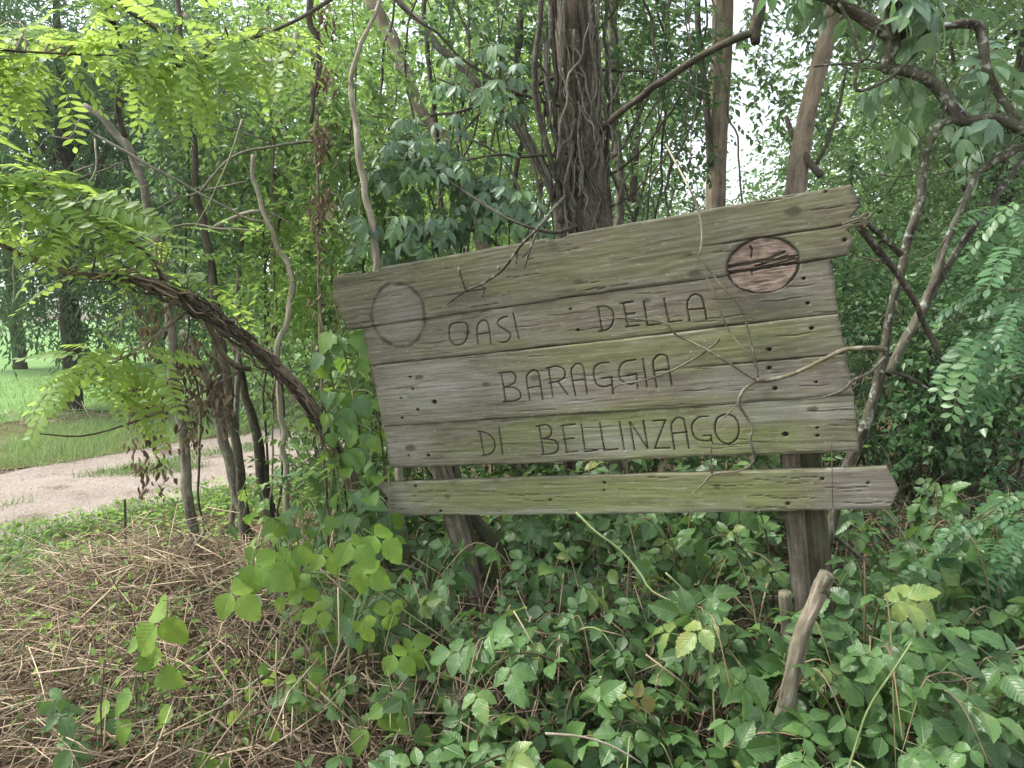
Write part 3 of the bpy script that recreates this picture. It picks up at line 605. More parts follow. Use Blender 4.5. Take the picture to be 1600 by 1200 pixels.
def plank(parent, seed, top, bot, left, right, strokes, step, m, off=0.0, cracks=(), label=None, gapt=0.0014, gapb=0.0014, notch=(), lip=0.004):
    tp = np.array([S2(*p) for p in top]); bt = np.array([S2(*p) for p in bot])
    lf = np.array([(t, S2(*p)[0]) for t, p in left]); rt = np.array([(t, S2(*p)[0]) for t, p in right])
    W = rt[:, 1].max() - lf[:, 1].min(); H = abs(tp[:, 1].mean() - bt[:, 1].mean())
    ns, ntt = int(W / step) + 1, int(H / (step * 0.85)) + 1
    s, t = np.meshgrid(np.linspace(0, 1, ns), np.linspace(0, 1, ntt), indexing='ij')
    rag = lambda t, k: 0.004 * (vnoise(t * 14, t * 0 + k, None, seed) - .5)
    ul = np.interp(t, lf[:, 0], lf[:, 1]) + rag(t, 1); ur = np.interp(t, rt[:, 0], rt[:, 1]) + rag(t, 2)
    u = ul + (ur - ul) * s
    wv = lambda u, k: 0.0022 * (fnoise(u * 7, u * 0 + k, None, seed + 3, 3) - .45) * 2
    def ext(a, u): return np.interp(u, a[:, 0], a[:, 1]) + np.where(u < a[0, 0], (u - a[0, 0]) * (a[1, 1] - a[0, 1]) / (a[1, 0] - a[0, 0]), 0) + np.where(u > a[-1, 0], (u - a[-1, 0]) * (a[-1, 1] - a[-2, 1]) / (a[-1, 0] - a[-2, 0]), 0)
    vt = ext(tp, u) - gapt + wv(u, 5); vb = ext(bt, u) + gapb + wv(u, 8)
    for (pa, pb, dep) in notch:
        a0, a1 = S2(*pa)[0], S2(*pb)[0]; vt = vt - dep * sstep(a0, a0 + .008, u) * (1 - sstep(a1 - .008, a1, u)) * (0.7 + .6 * vnoise(u * 60, u * 0, None, 4))
    v = vb + (vt - vb) * t
    z = 0.0006 * (fnoise(u * 6, v * 130, None, seed, 4) - .45) * 2 + 0.003 * (vnoise(u * 2.3, v * 9, None, seed + 7) - .5)
    eb = np.minimum(np.minimum(vt - v, v - vb), np.minimum(u - ul, ur - u)); z -= 0.003 * (1 - sstep(0, .007, eb))
    gr = np.zeros_like(u)
    for st in strokes:
        d = segdist(u, v, curve(st)) + 0.0008 * (vnoise(u * 160, v * 160, None, seed + 9) - .5)
        k = (1 - sstep(0.0016, 0.0042, d)) * (.78 + .35 * vnoise(u * 28, v * 28, None, seed + 21)); gr = np.maximum(gr, k)
    hol = np.zeros_like(u)
    for (px, py, r) in HOLES:
        c = S2(px, py); rr = r * 0.0022; hol = np.maximum(hol, 1 - sstep(rr * .6, rr, np.hypot((u - c[0]) * .8, v - c[1])))
    crk = np.zeros_like(u)
    for poly, wdt in cracks:
        pl = [S2(*p) for p in poly]; d = segdist(u, v, pl) + 0.002 * (vnoise(u * 40, v * 40, None, 3) - .5)
        fade = sstep(pl[0][0], pl[0][0] + .25, u) if pl[0][0] < pl[-1][0] else 1
        crk = np.maximum(crk, (1 - sstep(wdt * .4, wdt, d)) * fade)
    for i in range(26):          # fine drying checks
        uu, vv = u.min() + _r.random() * W, v.min() + _r.random() * (v.max() - v.min()); ln = .04 + .16 * _r.random(); sl = 0.03 * (_r.random() - .5)
        d = np.abs(v - vv - (u - uu) * sl - .002 * np.sin((u - uu) * 60)); inside = sstep(0, .03, u - uu) * (1 - sstep(ln - .03, ln, u - uu)); crk = np.maximum(crk, .7 * (1 - sstep(.0006, .0019, d)) * inside)
    eR = ellr(u, v, OVR_C, OVR_A, OVR_B); eL = ellr(u, v, OVL_C, OVL_A, OVL_B)
    wob = 0.20 * (fnoise(u * 22, v * 22, None, 6, 4) - .45)
    ringL = (1 - sstep(0.02, 0.085, np.abs(eL + wob * .6 - 1.0))) * (0.55 + .45 * sstep(.3, .6, vnoise(u * 45, v * 45, None, 8)))
    bare = (1 - sstep(.86, 1.0, eL + wob)) * (.16 + .5 * fnoise(u * 14, v * 60, None, 17, 4))
    inR = 1 - sstep(0.98, 1.0, eR); char = (1 - sstep(1.01, 1.14, eR + wob * 1.8)) * .5
    sx, sy = S2(1205, 478); char = np.maximum(char, 0.62 * np.exp(-((u - sx) / .16) ** 2 - ((v - sy) / .055) ** 2) * (0.6 + .8 * fnoise(u * 12, v * 25, None, 2, 3)))
    sx, sy = S2(1225, 545); char = np.maximum(char, 0.45 * np.exp(-((u - sx) / .14) ** 2 - ((v - sy) / .06) ** 2) * (0.5 + .9 * fnoise(u * 12, v * 25, None, 2, 3)))
    for (kx, ky, kr) in KNOTS:
        c = S2(kx, ky); rr = kr * .0024; q_ = np.hypot((u - c[0]) * .55, v - c[1]) + .3 * rr * (vnoise(u * 90, v * 90, None, 12) - .5); char = np.maximum(char, .75 * (1 - sstep(rr * .4, rr, q_)))
    char = np.maximum(char, .55 * (1 - sstep(0, .02, eb)) * sstep(.42, .62, fnoise(u * 9, v * 9, None, seed + 5, 4)))
    z = z - 0.0055 * gr - 0.010 * hol - 0.006 * crk - 0.002 * ringL - 0.013 * inR
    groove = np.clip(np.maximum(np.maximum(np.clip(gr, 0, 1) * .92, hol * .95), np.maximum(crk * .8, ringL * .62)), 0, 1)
    idx = np.arange(ns * ntt).reshape(ns, ntt); qf = np.stack([idx[:-1, :-1], idx[1:, :-1], idx[1:, 1:], idx[:-1, 1:]], -1).reshape(-1, 4)
    V = np.stack([u, v, z + off], -1).reshape(-1, 3)
    loop = np.concatenate([idx[:-1, 0], idx[-1, :-1], idx[:0:-1, -1], idx[0, :0:-1]]); nb = len(loop)
    Bk = V[loop].copy(); Bk[:, 2] = off - THK; isT = np.zeros(nb, bool); isT[ns - 1 + ntt - 1:ns - 1 + ntt - 1 + ns] = True; isB = np.zeros(nb, bool); isB[:ns] = True; Bk[isT, 1] += lip; Bk[isB, 1] -= lip; Md = V[loop].copy(); base = len(V); j = np.arange(nb); j2 = (j + 1) % nb
    side = np.stack([base + j2, base + j, base + nb + j, base + nb + j2], 1)
    # back: strip of quads between bottom and top rows
    botr, topr = np.arange(ns), (ns - 1) + (ntt - 1) + np.arange(ns)[::-1]
    bq = np.stack([base + nb + botr[:-1], base + nb + topr[:-1] % nb, base + nb + topr[1:] % nb, base + nb + botr[1:]], 1)
    # ends of the back
    A = Acc(); A.add(np.vstack([V, Md, Bk]), {4: np.vstack([qf, side, bq])})
    me = A.mesh('plank', m)
    ext0 = np.zeros(2 * nb)
    def blob(L):
        r = np.zeros_like(u)
        for (bx, by, rx, ry, k) in L:
            c = S2(bx, by); r = np.maximum(r, k * np.exp(-((u - c[0]) / (rx * .0026)) ** 2 - ((v - c[1]) / (ry * .0026)) ** 2))
        return r
    for nm, arr in (('groove', groove), ('char', char), ('bare', bare), ('alg', blob(ALG) - blob(ALGN)), ('sil', blob(SIL))):
        at = me.attributes.new(nm, 'FLOAT', 'POINT'); at.data.foreach_set('value', np.concatenate([arr.ravel(), ext0]).astype(np.float32))
    o = link('plank', me, parent, SIGN4)
    if label: o['label'] = label
    return o
_r = random.Random(77)
bc = P(960, 800, 3.0)
SIGN = thing('wooden_sign', 'weathered leaning wooden plank sign with carved words OASI DELLA BARAGGIA DI BELLINZAGO', 'sign', (0.35, 3.0, 0))
J1 = [(540, 516), (557, 514), (960, 455), (1125, 433), (1300, 403), (1335, 396)]
J2 = [(577, 572), (781, 550), (960, 531), (1169, 506), (1309, 490)]
J3 = [(597, 666), (1000, 641), (1333, 617)]
plank(SIGN, 1, [(522, 431), (1330, 288)], J1, [(0, (541, 514)), (.25, (534, 492)), (.6, (522, 465)), (.92, (520, 436)), (1, (526, 431))], [(0, (1325, 398)), (.2, (1335, 375)), (.40, (1320, 353)), (.44, (1322, 348)), (.68, (1346, 322)), (1, (1330, 288))], [], 0.0042,
      plank_mat('plank_top', 1.0, 0.62, 0.40, 0.92), 0.004, cracks=[([(1060, 391), (1140, 379), (1330, 350)], .0045), ([(640, 470), (760, 452)], .002)], label='top plank with pointed right end and two oval emblem recesses', notch=(((560, 430), (594, 424), .014), ((851, 372), (886, 366), .010)))
plank(SIGN, 2, J1, J2, [(0, (578, 572)), (1, (566, 514))], [(0, (1309, 490)), (1, (1298, 404))], L1, 0.0031, plank_mat('plank_second', 2.0, 0.45, 0.55), 0.0, gapb=0.003, label='plank carved with the words OASI DELLA')
plank(SIGN, 3, J2, J3, [(0, (598, 666)), (.5, (590, 620)), (1, (580, 574))], [(0, (1333, 617)), (1, (1309, 491))], L2, 0.0031, plank_mat('plank_third', 3.3, 0.42, 0.75, 1.05), 0.003, cracks=[([(1040, 577), (1120, 571), (1326, 552)], .0032)], label='plank carved with the word BARAGGIA')
plank(SIGN, 4, J3, [(608, 732), (1000, 718.5), (1341, 706)], [(0, (608, 732)), (1, (598, 667))], [(0, (1341, 706)), (1, (1333, 618))], L3, 0.0031, plank_mat('plank_fourth', 4.7, 0.62, 0.65, 1.05), -0.002, label='plank carved with the words DI BELLINZAGO')
plank(SIGN, 5, [(585, 754), (1000, 741), (1385, 729)], [(590, 806), (1000, 803), (1392, 795)], [(0, (594, 806)), (.3, (600, 790)), (.52, (607, 778)), (.8, (596, 764)), (1, (584, 754))], [(0, (1391, 795)), (.45, (1404, 766)), (1, (1385, 729))], [], 0.0046,
      plank_mat('plank_low', 6.1, 0.95, 0.45, 1.12), 0.006, lip=0.0, label='separate lower plank, greenest, with arrow-shaped right end')
# oval inset of reddish split wood on the right
def red_mat():
    m, n, o = mat('red_heartwood'); tc = n.nodes.new('ShaderNodeTexCoord').outputs['Object']
    f = ramp(n, [(.32, (0, 0, 0)), (.68, (1, 1, 1))], noise(n, mapping(n, tc, (9, 75, 1)), 1.2, 7, .75)).outputs[0]; f2 = noise(n, mapping(n, tc, (14, 24, 1)), 1.3, 5, .65)
    c = ramp(n, [(.3, (.05, .030, .022)), (.46, (.145, .105, .08)), (.58, (.245, .185, .142)), (.72, (.39, .32, .26))], math_(n, 'ADD', math_(n, 'MULTIPLY', f, .34), math_(n, 'MULTIPLY', f2, .70))).outputs[0]
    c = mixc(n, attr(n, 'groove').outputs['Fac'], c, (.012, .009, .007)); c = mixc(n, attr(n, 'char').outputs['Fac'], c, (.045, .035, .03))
    p = n.nodes.new('ShaderNodeBsdfPrincipled'); p.inputs['Roughness'].default_value = .85; n.links.new(c, p.inputs[0])
    bp = n.nodes.new('ShaderNodeBump'); bp.inputs['Strength'].default_value = .6; bp.inputs['Distance'].default_value = .004; n.links.new(f, bp.inputs['Height']); n.links.new(bp.outputs[0], p.inputs['Normal']); n.links.new(p.outputs[0], o.inputs[0]); return m
nr, na = 70, 180
rr, aa = np.meshgrid(np.linspace(0.0, 1.0, nr), np.arange(na) * 2 * math.pi / na, indexing='ij'); rw = rr * (0.95 + .09 * (vnoise(np.cos(aa) * 4, np.sin(aa) * 4, None, 3) - .5))
u = OVR_C[0] + rw * (np.cos(aa) * OVR_A[0] + np.sin(aa) * OVR_B[0]); v = OVR_C[1] + rw * (np.cos(aa) * OVR_A[1] + np.sin(aa) * OVR_B[1])
z = -0.0015 + .002 * (fnoise(u * 20, v * 130, None, 3, 4) - .45) * 2; grv = np.zeros_like(u)
for poly, wd in (([(1133, 418), (1170, 412), (1200, 405), (1226, 393)], .006), ([(1135, 427), (1180, 421), (1215, 415), (1250, 410)], .0075), ([(1180, 416), (1210, 408), (1246, 399)], .004), ([(1185, 419), (1220, 410), (1248, 404)], .0045), ([(1168, 379), (1175, 390), (1174, 403)], .0022), ([(1190, 411), (1230, 400)], .003), ([(1174, 424), (1176, 432)], .002)):
    pl = [S2(*p) for p in poly]; d = segdist(u, v, pl) + .003 * (vnoise(u * 70, v * 70, None, 5) - .5); k = 1 - sstep(wd * .45, wd, d); grv = np.maximum(grv, k)
z = z - .008 * grv; chr_ = sstep(.93, 1.0, rr) * .45
chr_ = np.maximum(chr_, .55 * np.exp(-((u - S2(1155, 418)[0]) / .03) ** 2 - ((v - S2(1155, 420)[1]) / .012) ** 2))
idx = np.arange(nr * na).reshape(nr, na); qf = np.stack([idx[:-1], np.roll(idx, -1, 1)[:-1], np.roll(idx, -1, 1)[1:], idx[1:]], -1)[..., ::-1].reshape(-1, 4)
zz = z.copy(); zz[-1] -= .011
A = Acc(); A.add(np.stack([u, v, zz], -1).reshape(-1, 3), {4: qf}); me = A.mesh('oval_inset', red_mat())
for nm, arr in (('groove', grv * .95), ('char', chr_)):
    at = me.attributes.new(nm, 'FLOAT', 'POINT'); at.data.foreach_set('value', arr.ravel().astype(np.float32))
o = link('oval_inset', me, SIGN, SIGN4); o['label'] = 'reddish split heartwood showing in the right oval'
# posts behind the planks
def sign_log(name, a, b, ra, rb, m, nrm0, nrm1, sides=20, seed=1, square=False, label=None, rough=.10):
    pa, pb = SW(*S2(*a), nrm0), SW(*S2(*b), nrm1)
    A = Acc()
    if square:
        d = unit(pb - pa); R = frames(d[None], SN[None])[0]; L = np.linalg.norm(pb - pa); ns = 24; V = []; B = []
        prof = [(-1, -.9), (-.9, -1), (.9, -1), (1, -.9), (1, .9), (.9, 1), (-.9, 1), (-1, .9)]
        for i in range(ns + 1):
            t = i / ns; r = ra + (rb - ra) * t
            for k, (x, y) in enumerate(prof):
                w_ = .0016 * math.sin(i * 1.7 + k * 2.1); V.append(pa + R[:, 1] * L * t + R[:, 0] * (x * r + w_) + R[:, 2] * (y * r * .7 + w_)); B.append((x * r + seed, y * r, L * t))
        i = np.arange(ns)[:, None] * 8; j = np.arange(8)[None]; j2 = (j + 1) % 8
        qf = np.stack([i + j, i + 8 + j, i + 8 + j2, i + j2], -1).reshape(-1, 4); e = ns * 8
        caps = [(0, 1, 2, 3), (0, 3, 4, 7), (4, 5, 6, 7), (e + 3, e + 2, e + 1, e), (e + 7, e + 4, e + 3, e), (e + 7, e + 6, e + 5, e + 4)]
        A.add(V, {4: np.vstack([qf, caps])}, .5, B)
    else:
        tube(A, [pa, pa * .5 + pb * .5, pb], [ra, (ra + rb) / 2, rb], sides, 40, rough, seed, .5, ridge=.05)
    o = A.obj(name, m, SIGN, smooth=not square)
    if label: o['label'] = label
    return o
NB = -THK
sign_log('post', (612, 470), (770, 1120), .036, .036, M['post_dark'], NB - .115, NB - .095, square=True, seed=3, label='dark square left post')
sign_log('post', (628, 560), (765, 1075), .047, .049, M['post'], NB - .044, NB - .050, seed=5, label='split round log beside the left post')
sign_log('brace', (700, 820), (815, 1010), .03, .034, M['post_dark'], NB - .16, NB - .30, seed=9, label='short brown prop behind the left post')
sign_log('post', (1232, 430), (1305, 1180), .040, .040, M['post_dark'], NB - .10, NB - .10, square=True, seed=13, label='green damp square right post')
sign_log('post', (1213, 520), (1272, 1180), .035, .037, M['post_brown'], NB - .042, NB - .042, seed=15, label='round log forming the right post')
sign_log('stake', (1226, 925), (1244, 1170), .024, .022, M['post'], .00, .00, sides=12, seed=17, label='thin stake beside the right post')
# ================================================================== STEMS AND TREES
def proj(p):
    r = np.asarray(p) - CAM; d = r @ FWD; return 800 + F * (r @ RIGHT) / d, 600 - F * (r @ UP) / d
def line3(pxs, depth, wpx):
    n = len(pxs); D = np.broadcast_to(np.asarray(depth, float), (n,)) if np.ndim(depth) == 0 or len(depth) == n else np.linspace(depth[0], depth[1], n)
    W = np.broadcast_to(np.asarray(wpx, float), (n,)) if np.ndim(wpx) == 0 or len(wpx) == n else np.linspace(wpx[0], wpx[1], n)
    return np.array([P(x, y, d) for (x, y), d in zip(pxs, D)]), W / 2 * D / F
def to_ground(pts, rad):
    d = unit(pts[-1] - pts[-2]); d[2] = min(d[2], -0.35); d = unit(d)
    p = pts[-1].copy(); k = 0
    while p[2] > gzf(p[0], p[1]) - 0.06 and k < 200: p = p + d * 0.04; k += 1
    return np.vstack([pts, p]), np.append(rad, rad[-1] * 1.15)
def face(px, py, gap=.022):
    d = ray(px, py); return ((ORI - CAM) @ SN) / (d @ SN) - gap
def stem_acc(pxs, depth, wpx, ground=False, sides=9, rough=.12, seed=0, tint=.5, acc=None, wob=0.0, step=.05, ridge=0):
    pts, rad = line3(pxs, depth, wpx)
    if ground: pts, rad = to_ground(pts, rad)
    L = np.linalg.norm(np.diff(pts, axis=0), axis=1).sum()
    acc = acc or Acc(); tube(acc, pts, rad, sides, max(6, int(L / step)), rough, seed, tint, wob, ridge); return acc, pts
def stem(name, label, cat, pxs, depth, wpx, m, ground=False, group=None, **kw):
    a, pts = stem_acc(pxs, depth, wpx, ground, **kw); o = a.obj(name, m); tag(o, label, cat, group); o['_'] = 0; del o['_']; return o, pts
def part(name, parent, pxs, depth, wpx, m, ground=False, **kw):
    a, pts = stem_acc(pxs, depth, wpx, ground, **kw); return a.obj(name, m, parent), pts
def dense(pts, n=30): return smooth_path(pts, np.zeros(len(pts)), n)[0]
def leaf_objs(parent, meshes, pos, d, nrm, size, rng, name='leaf'):
    R = frames(np.asarray(d, float), np.asarray(nrm, float))
    for i in range(len(pos)):
        qx, qy = proj(pos[i] + R[i][:, 1] * size[i] * .6)
        if (pos[i] - ORI) @ SN > -.03 and 600 < qx < 1400 and 300 < qy < 812: continue      # leave the boards clear
        link(name, meshes[int(rng.integers(len(meshes)))], parent, m4(pos[i], R[i], float(size[i])))
def spray(parent, meshes, rng, n, cpx, spx, depth, anchors, size, per, m_twig, droop=.2, up=.10, lead=.45, tocam=.25, tr=.0035, side=.9):
    """leafy twigs growing from anchor points to targets inside a region; returns nothing, adds a twig mesh and leaf objects"""
    anchors = np.asarray(anchors)
    for i in range(n):
        A = Acc(); PS, DS, NS, SZ = [], [], [], []
        a_ = rng.uniform(0, 2 * math.pi); r_ = math.sqrt(rng.uniform()); e = P(cpx[0] + spx[0] * r_ * math.cos(a_), cpx[1] + spx[1] * r_ * math.sin(a_), rng.uniform(*depth))
        dd = np.linalg.norm(anchors - e, axis=1); st = anchors[np.argsort(dd)[int(rng.integers(0, min(4, len(anchors))))]]
        mid = st * .5 + e * .5 + np.array([rng.normal(0, .03), rng.normal(0, .03), up * np.linalg.norm(e - st)])
        pts, rad = smooth_path([st, mid, e], [tr * 1.4, tr, tr * .4], 14); tube(A, pts, rad, 4, None, 0, i, rng.uniform(.3, .7))
        L = np.linalg.norm(e - st); seg = np.linspace(max(0.05, 1 - lead / max(L, .01)), 1.0, per)
        tg = unit(np.gradient(pts, axis=0))
        for k, s in enumerate(seg):
            j = min(13, int(round(s * 13))); p = pts[j]; t = tg[j]
            sd = unit(np.cross(t, [0, 0, 1.0]) + rng.normal(0, .15, 3)) * (1 if k % 2 else -1) * side
            if k == per - 1: sd *= 0.1
            d = t * rng.uniform(.3, .9) + sd + rng.normal(0, .22, 3); d[2] -= droop * rng.uniform(.3, 1.7)
            nn = np.array([0, -tocam, 1.0]) + rng.normal(0, .28, 3)
            PS.append(p); DS.append(d); NS.append(nn); SZ.append(size * rng.uniform(.7, 1.2))
        tw_o = A.obj('twig', m_twig, parent)
        leaf_objs(tw_o, meshes, np.array(PS), np.array(DS), np.array(NS), SZ, rng)
ROBM = [tmesh('leaf', t, M['robinia']) for t in ROB]
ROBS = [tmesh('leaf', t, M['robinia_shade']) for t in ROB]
BRMM = [tmesh('leaf', t, M['bramble']) for t in BRM]
ELDM = [tmesh('leaf', t, M['elder']) for t in ELD]
VINM = [tmesh('leaf', t, M['vine']) for t in HRT]
VINB = [tmesh('leaf', t, M['vine_bright']) for t in HRT]

def hanging_dead(acc, rng, px, py0, py1, D, n, sz=.036, spread=.03):
    n = int(n * 1.5)
    t = rng.uniform(0, 1, n); p = np.array([P(px + rng.normal(0, 4), py0 + (py1 - py0) * k, D) for k in t]) + rng.normal(0, spread, (n, 3))
    d = rng.normal(0, .35, (n, 3)); d[:, 2] -= 1
    bake(acc, tmpl_leaf(.35, 4, 0, .35, .3, .4), p, frames(d, rdirs(rng, n)), sz * rng.uniform(.6, 1.6, n), rng.uniform(0, 1, n))

# ---- great trunk wrapped in bare ivy stems
D0 = 4.6
big = thing('old_tree', 'thick dark tree trunk wrapped in bare ivy stems behind the sign', 'tree', (*P(915, 350, D0)[:2], 0))
tr_px = [(888, -260), (895, -60), (898, 40), (904, 150), (912, 260), (918, 360), (922, 600)]
part('trunk', big, tr_px, D0, (62, 64, 66, 68, 72, 76, 84), M['bark_big'], True, sides=40, rough=.16, seed=2, step=.02, ridge=.10)
rng = np.random.default_rng(21)
lian = [[(848, -60), (840, 60), (836, 140), (848, 210), (872, 300), (890, 380)], [(862, -60), (858, 50), (852, 120), (862, 200), (880, 260), (900, 380)], [(872, -60), (866, 30), (868, 120), (866, 210), (884, 320), (896, 400)], [(935, -60), (932, 40), (940, 130), (932, 220), (940, 300), (946, 400)], [(900, -60), (912, 60), (905, 170), (918, 250), (905, 330), (915, 400)], [(918, -60), (928, 70), (925, 160), (938, 250), (930, 360), (935, 420)],
        [(880, -60), (882, 60), (878, 140), (890, 240), (884, 300), (878, 350)], [(842, 150), (860, 240), (888, 300), (905, 330)], [(950, -60), (945, 80), (952, 160), (948, 260), (955, 370)]]
for i, l in enumerate(lian):
    part('ivy_stem', big, l, D0 - .158 + .02 * (i % 3) + (.05 if i in (3, 8) else 0), (9, 7, 8, 6, 9, 7, 10, 7, 6)[i], M['bark_grey'] if i % 2 else M['bark_dark'], False, sides=8, rough=.3, seed=30 + i, wob=.03, step=.03)
for i, (l, dd, w_) in enumerate([([(908, 228), (935, 205), (975, 172), (1040, 122), (1100, 85), (1150, 62), (1184, 50)], (4.66, 4.5, 4.35, 4.2, 4.1, 4.02, 4.0), (12, 11, 11, 12, 12, 13, 13)), ([(1188, -80), (1186, 0), (1180, 40), (1182, 66)], (4.0, 4.0), (16, 19, 21, 14)), ([(890, 110), (800, 150), (770, 160), (720, 172), (672, 182)], (4.6, 4.2), (8, 4)), ([(910, 238), (830, 243), (780, 243), (728, 251)], (4.5, 4.2), (6, 3)), ([(620, 8), (690, 60), (740, 105), (800, 142), (870, 165), (925, 178)], (4.3, 4.6), (4, 6)),
                                  ([(915, 300), (970, 262), (1010, 225), (1045, 180), (1070, 140)], (4.65, 4.2), (5, 3)), ([(905, 110), (1000, 112), (1060, 125), (1110, 150)], (4.6, 4.2), (4, 2.5)), ([(918, 330), (965, 320), (1000, 290), (1040, 240)], (4.6, 4.3), (5, 2)), ([(870, 310), (845, 260), (820, 200), (800, 120)], (4.5, 4.6), (6, 3))]):
    part('branch', big, l, dd, w_, M['bark_dark'], sides=8, rough=.22, seed=50 + i, wob=.02, step=.03)
for i in range(44):
    x0 = rng.uniform(838, 962); y0 = rng.uniform(-40, 260); ln = rng.uniform(90, 260); l = [(x0, y0)]
    for k in range(1, 6): l.append((l[-1][0] + rng.normal(1.5, 9), y0 + ln * k / 5))
    part('ivy_stem', big, l, D0 - .10 - .07 * rng.uniform() - (.03 if 870 < x0 < 935 else 0), rng.uniform(1.6, 4), M['bark_grey' if i % 3 else 'bark_dark'], sides=5, rough=.3, seed=1000 + i, wob=.05, step=.03)
# knobbly twig hanging across the top plank
for i, (l, dd, w_) in enumerate([([(890, 300), (865, 326), (842, 355), (813, 384), (785, 421), (753, 444), (727, 455), (698, 476)], (4.62, 3.9, face(842, 355, .06), face(813, 384, .05), face(785, 421, .05), face(753, 444, .04), face(727, 455, .035), face(698, 476, .02)), (6, 5.5, 5.5, 5, 5, 4.5, 4, 2.2)), ([(716, 417), (722, 438), (728, 454)], face(722, 438, .035), 3.4), ([(753, 445), (757, 452), (752, 464)], face(755, 455, .035), 3.5), ([(809, 388), (808, 400), (806, 412)], face(808, 400, .05), 3.4), ([(842, 355), (828, 390), (819, 420)], face(828, 390, .055), (5, 3)), ([(783, 423), (777, 416)], face(780, 420, .05), 4), ([(828, 390), (816, 402)], face(822, 396, .055), 3),
                                ([(600, 225), (680, 270), (750, 315), (787, 338), (830, 356), (871, 363), (905, 350)], (4.4, 4.2, 3.9, 3.8, 3.75, 3.9, 4.6), (2, 3, 4, 4, 5, 6, 7))]):
    part('twig', big, l, dd, w_, M['bark_dark' if i == 7 else 'bark_elder'], sides=7, rough=.42, seed=70 + i, step=.016)
lf, tg_ = Acc(), Acc()
crown(rng, lf, tg_, P(900, -160, 4.6), (1.5, 1.2, .75), 420, 8, .35, T_LEAF, .075, seed=3, lowcut=3.15, base=.35)
lf.obj('crown', M['wood_leaf'], big); tag(tg_.obj('twigs', M['bark_dark'], big), kind='stuff')

# ---- tan trunks to the right
tan = thing('slender_tree', 'straight slender tan trunk rising just behind the sign', 'tree', (*P(1120, 330, 6.4)[:2], 0))
part('trunk', tan, [(1134, -320), (1130, -20), (1127, 100), (1122, 200), (1118, 320), (1115, 600)], 6.4, (24, 32, 32, 30, 31, 36), M['bark_tan'], True, sides=20, rough=.08, seed=5, step=.06)
part('branch', tan, [(1092, -60), (1090, 30), (1098, 110), (1106, 190), (1110, 260)], (6.3, 6.35), (9, 12), M['bark_dark'], sides=8, seed=6)
part('branch', tan, [(1130, -40), (1160, -110), (1210, -190)], (6.4, 6.2), (12, 6), M['bark_tan'], sides=8, seed=7)
lf, tg_ = Acc(), Acc()
crown(rng, lf, tg_, P(1140, -90, 6.4), (1.9, 1.4, 1.5), 900, 8, .42, T_LEAF, .075, seed=9, lowcut=3.1, base=.4)
lf.obj('crown', M['wood_leaf'], tan); tag(tg_.obj('twigs', M['bark_dark'], tan), kind='stuff')
lean = thing('leaning_tree', 'tan leaning trunk with a dark snapped limb, close behind the sign', 'tree', (*P(1240, 300, 5.6)[:2], 0))
part('trunk', lean, [(1370, -260), (1318, -40), (1300, 30), (1276, 120), (1259, 190), (1244, 292), (1225, 520)], 5.6, (20, 26, 27, 27, 27, 32, 36), M['bark_tan'], True, sides=18, rough=.10, seed=8, step=.05)
part('broken_limb', lean, [(1229, 183), (1236, 205), (1256, 240), (1282, 275)], (5.75, 5.45), (7, 12), M['bark_dark'], sides=9, rough=.3, seed=9)
part('branch', lean, [(1322, 110), (1310, 170), (1290, 230), (1272, 262)], (5.4, 5.55), (4, 7), M['bark_dark'], sides=7, seed=10)
lf, tg_ = Acc(), Acc()
crown(rng, lf, tg_, P(1400, -190, 5.6), (1.6, 1.2, 1.2), 420, 8, .4, T_LEAF, .075, seed=12, lowcut=3.2, base=.45)
lf.obj('crown', M['wood_leaf'], lean); tag(tg_.obj('twigs', M['bark_dark'], lean), kind='stuff')

# ---- gnarled elder at the right
eld = thing('gnarled_elder', 'gnarled lichen-covered old elder with crooked limbs beside the sign', 'tree', (*P(1345, 690, 2.95)[:2], 0))
E = 3.05
def ebr(name, l, d, w_, **k): return part(name, eld, l, d, np.asarray(w_, float) * .86, M['bark_elder'], sides=k.pop('sides', 12), rough=k.pop('rough', .26), step=.02, **k)
_, el1 = ebr('limb', [(1268, -60), (1300, 0), (1337, 20), (1368, 41), (1394, 58), (1391, 84), (1381, 106), (1412, 110), (1450, 124), (1480, 154), (1500, 183), (1518, 188), (1551, 184), (1585, 195), (1640, 222)], E, (18, 22, 23, 24, 32, 22, 20, 20, 21, 22, 27, 22, 19, 20, 22), seed=81, sides=16, rough=.36)
ebr('limb', [(1400, 60), (1420, 50), (1450, 48), (1484, 40), (1525, 38), (1536, 64), (1540, 101), (1555, 139), (1574, 165), (1590, 190)], E, (18, 16, 15, 15, 18, 19, 17, 15, 15, 18), seed=82, rough=.34)
_, el2 = ebr('stem', [(1500, 185), (1469, 195), (1450, 232), (1442, 270), (1438, 315), (1418, 375), (1409, 421), (1394, 474), (1384, 530), (1378, 575), (1364, 626), (1346, 680), (1318, 745), (1292, 850)], (E, 3.12), (16, 14, 13, 13, 16, 15, 15, 14, 15, 19, 18, 20, 20, 20), ground=True, seed=83, rough=.2)
_, el3 = ebr('stem', [(1640, 210), (1596, 232), (1532, 266), (1506, 319), (1480, 375), (1459, 440), (1431, 502), (1405, 547), (1388, 585)], (E + .05, 2.92), (12, 12, 13, 12, 13, 15, 18, 16, 14), seed=84)
ebr('stem', [(1640, 200), (1600, 247), (1562, 300), (1517, 360), (1476, 424), (1445, 480), (1428, 520)], (E + .1, 2.96), (9, 10, 11, 12, 13, 13, 12), seed=85)
ebr('broken_limb', [(1331, 338), (1341, 352), (1378, 399), (1400, 424), (1431, 474), (1440, 500)], (2.72, 2.95), (11, 13, 13, 12, 11, 10), seed=86)
ebr('broken_limb', [(1350, 344), (1378, 370), (1407, 397)], (2.72, 2.9), (10, 10, 11), seed=87)
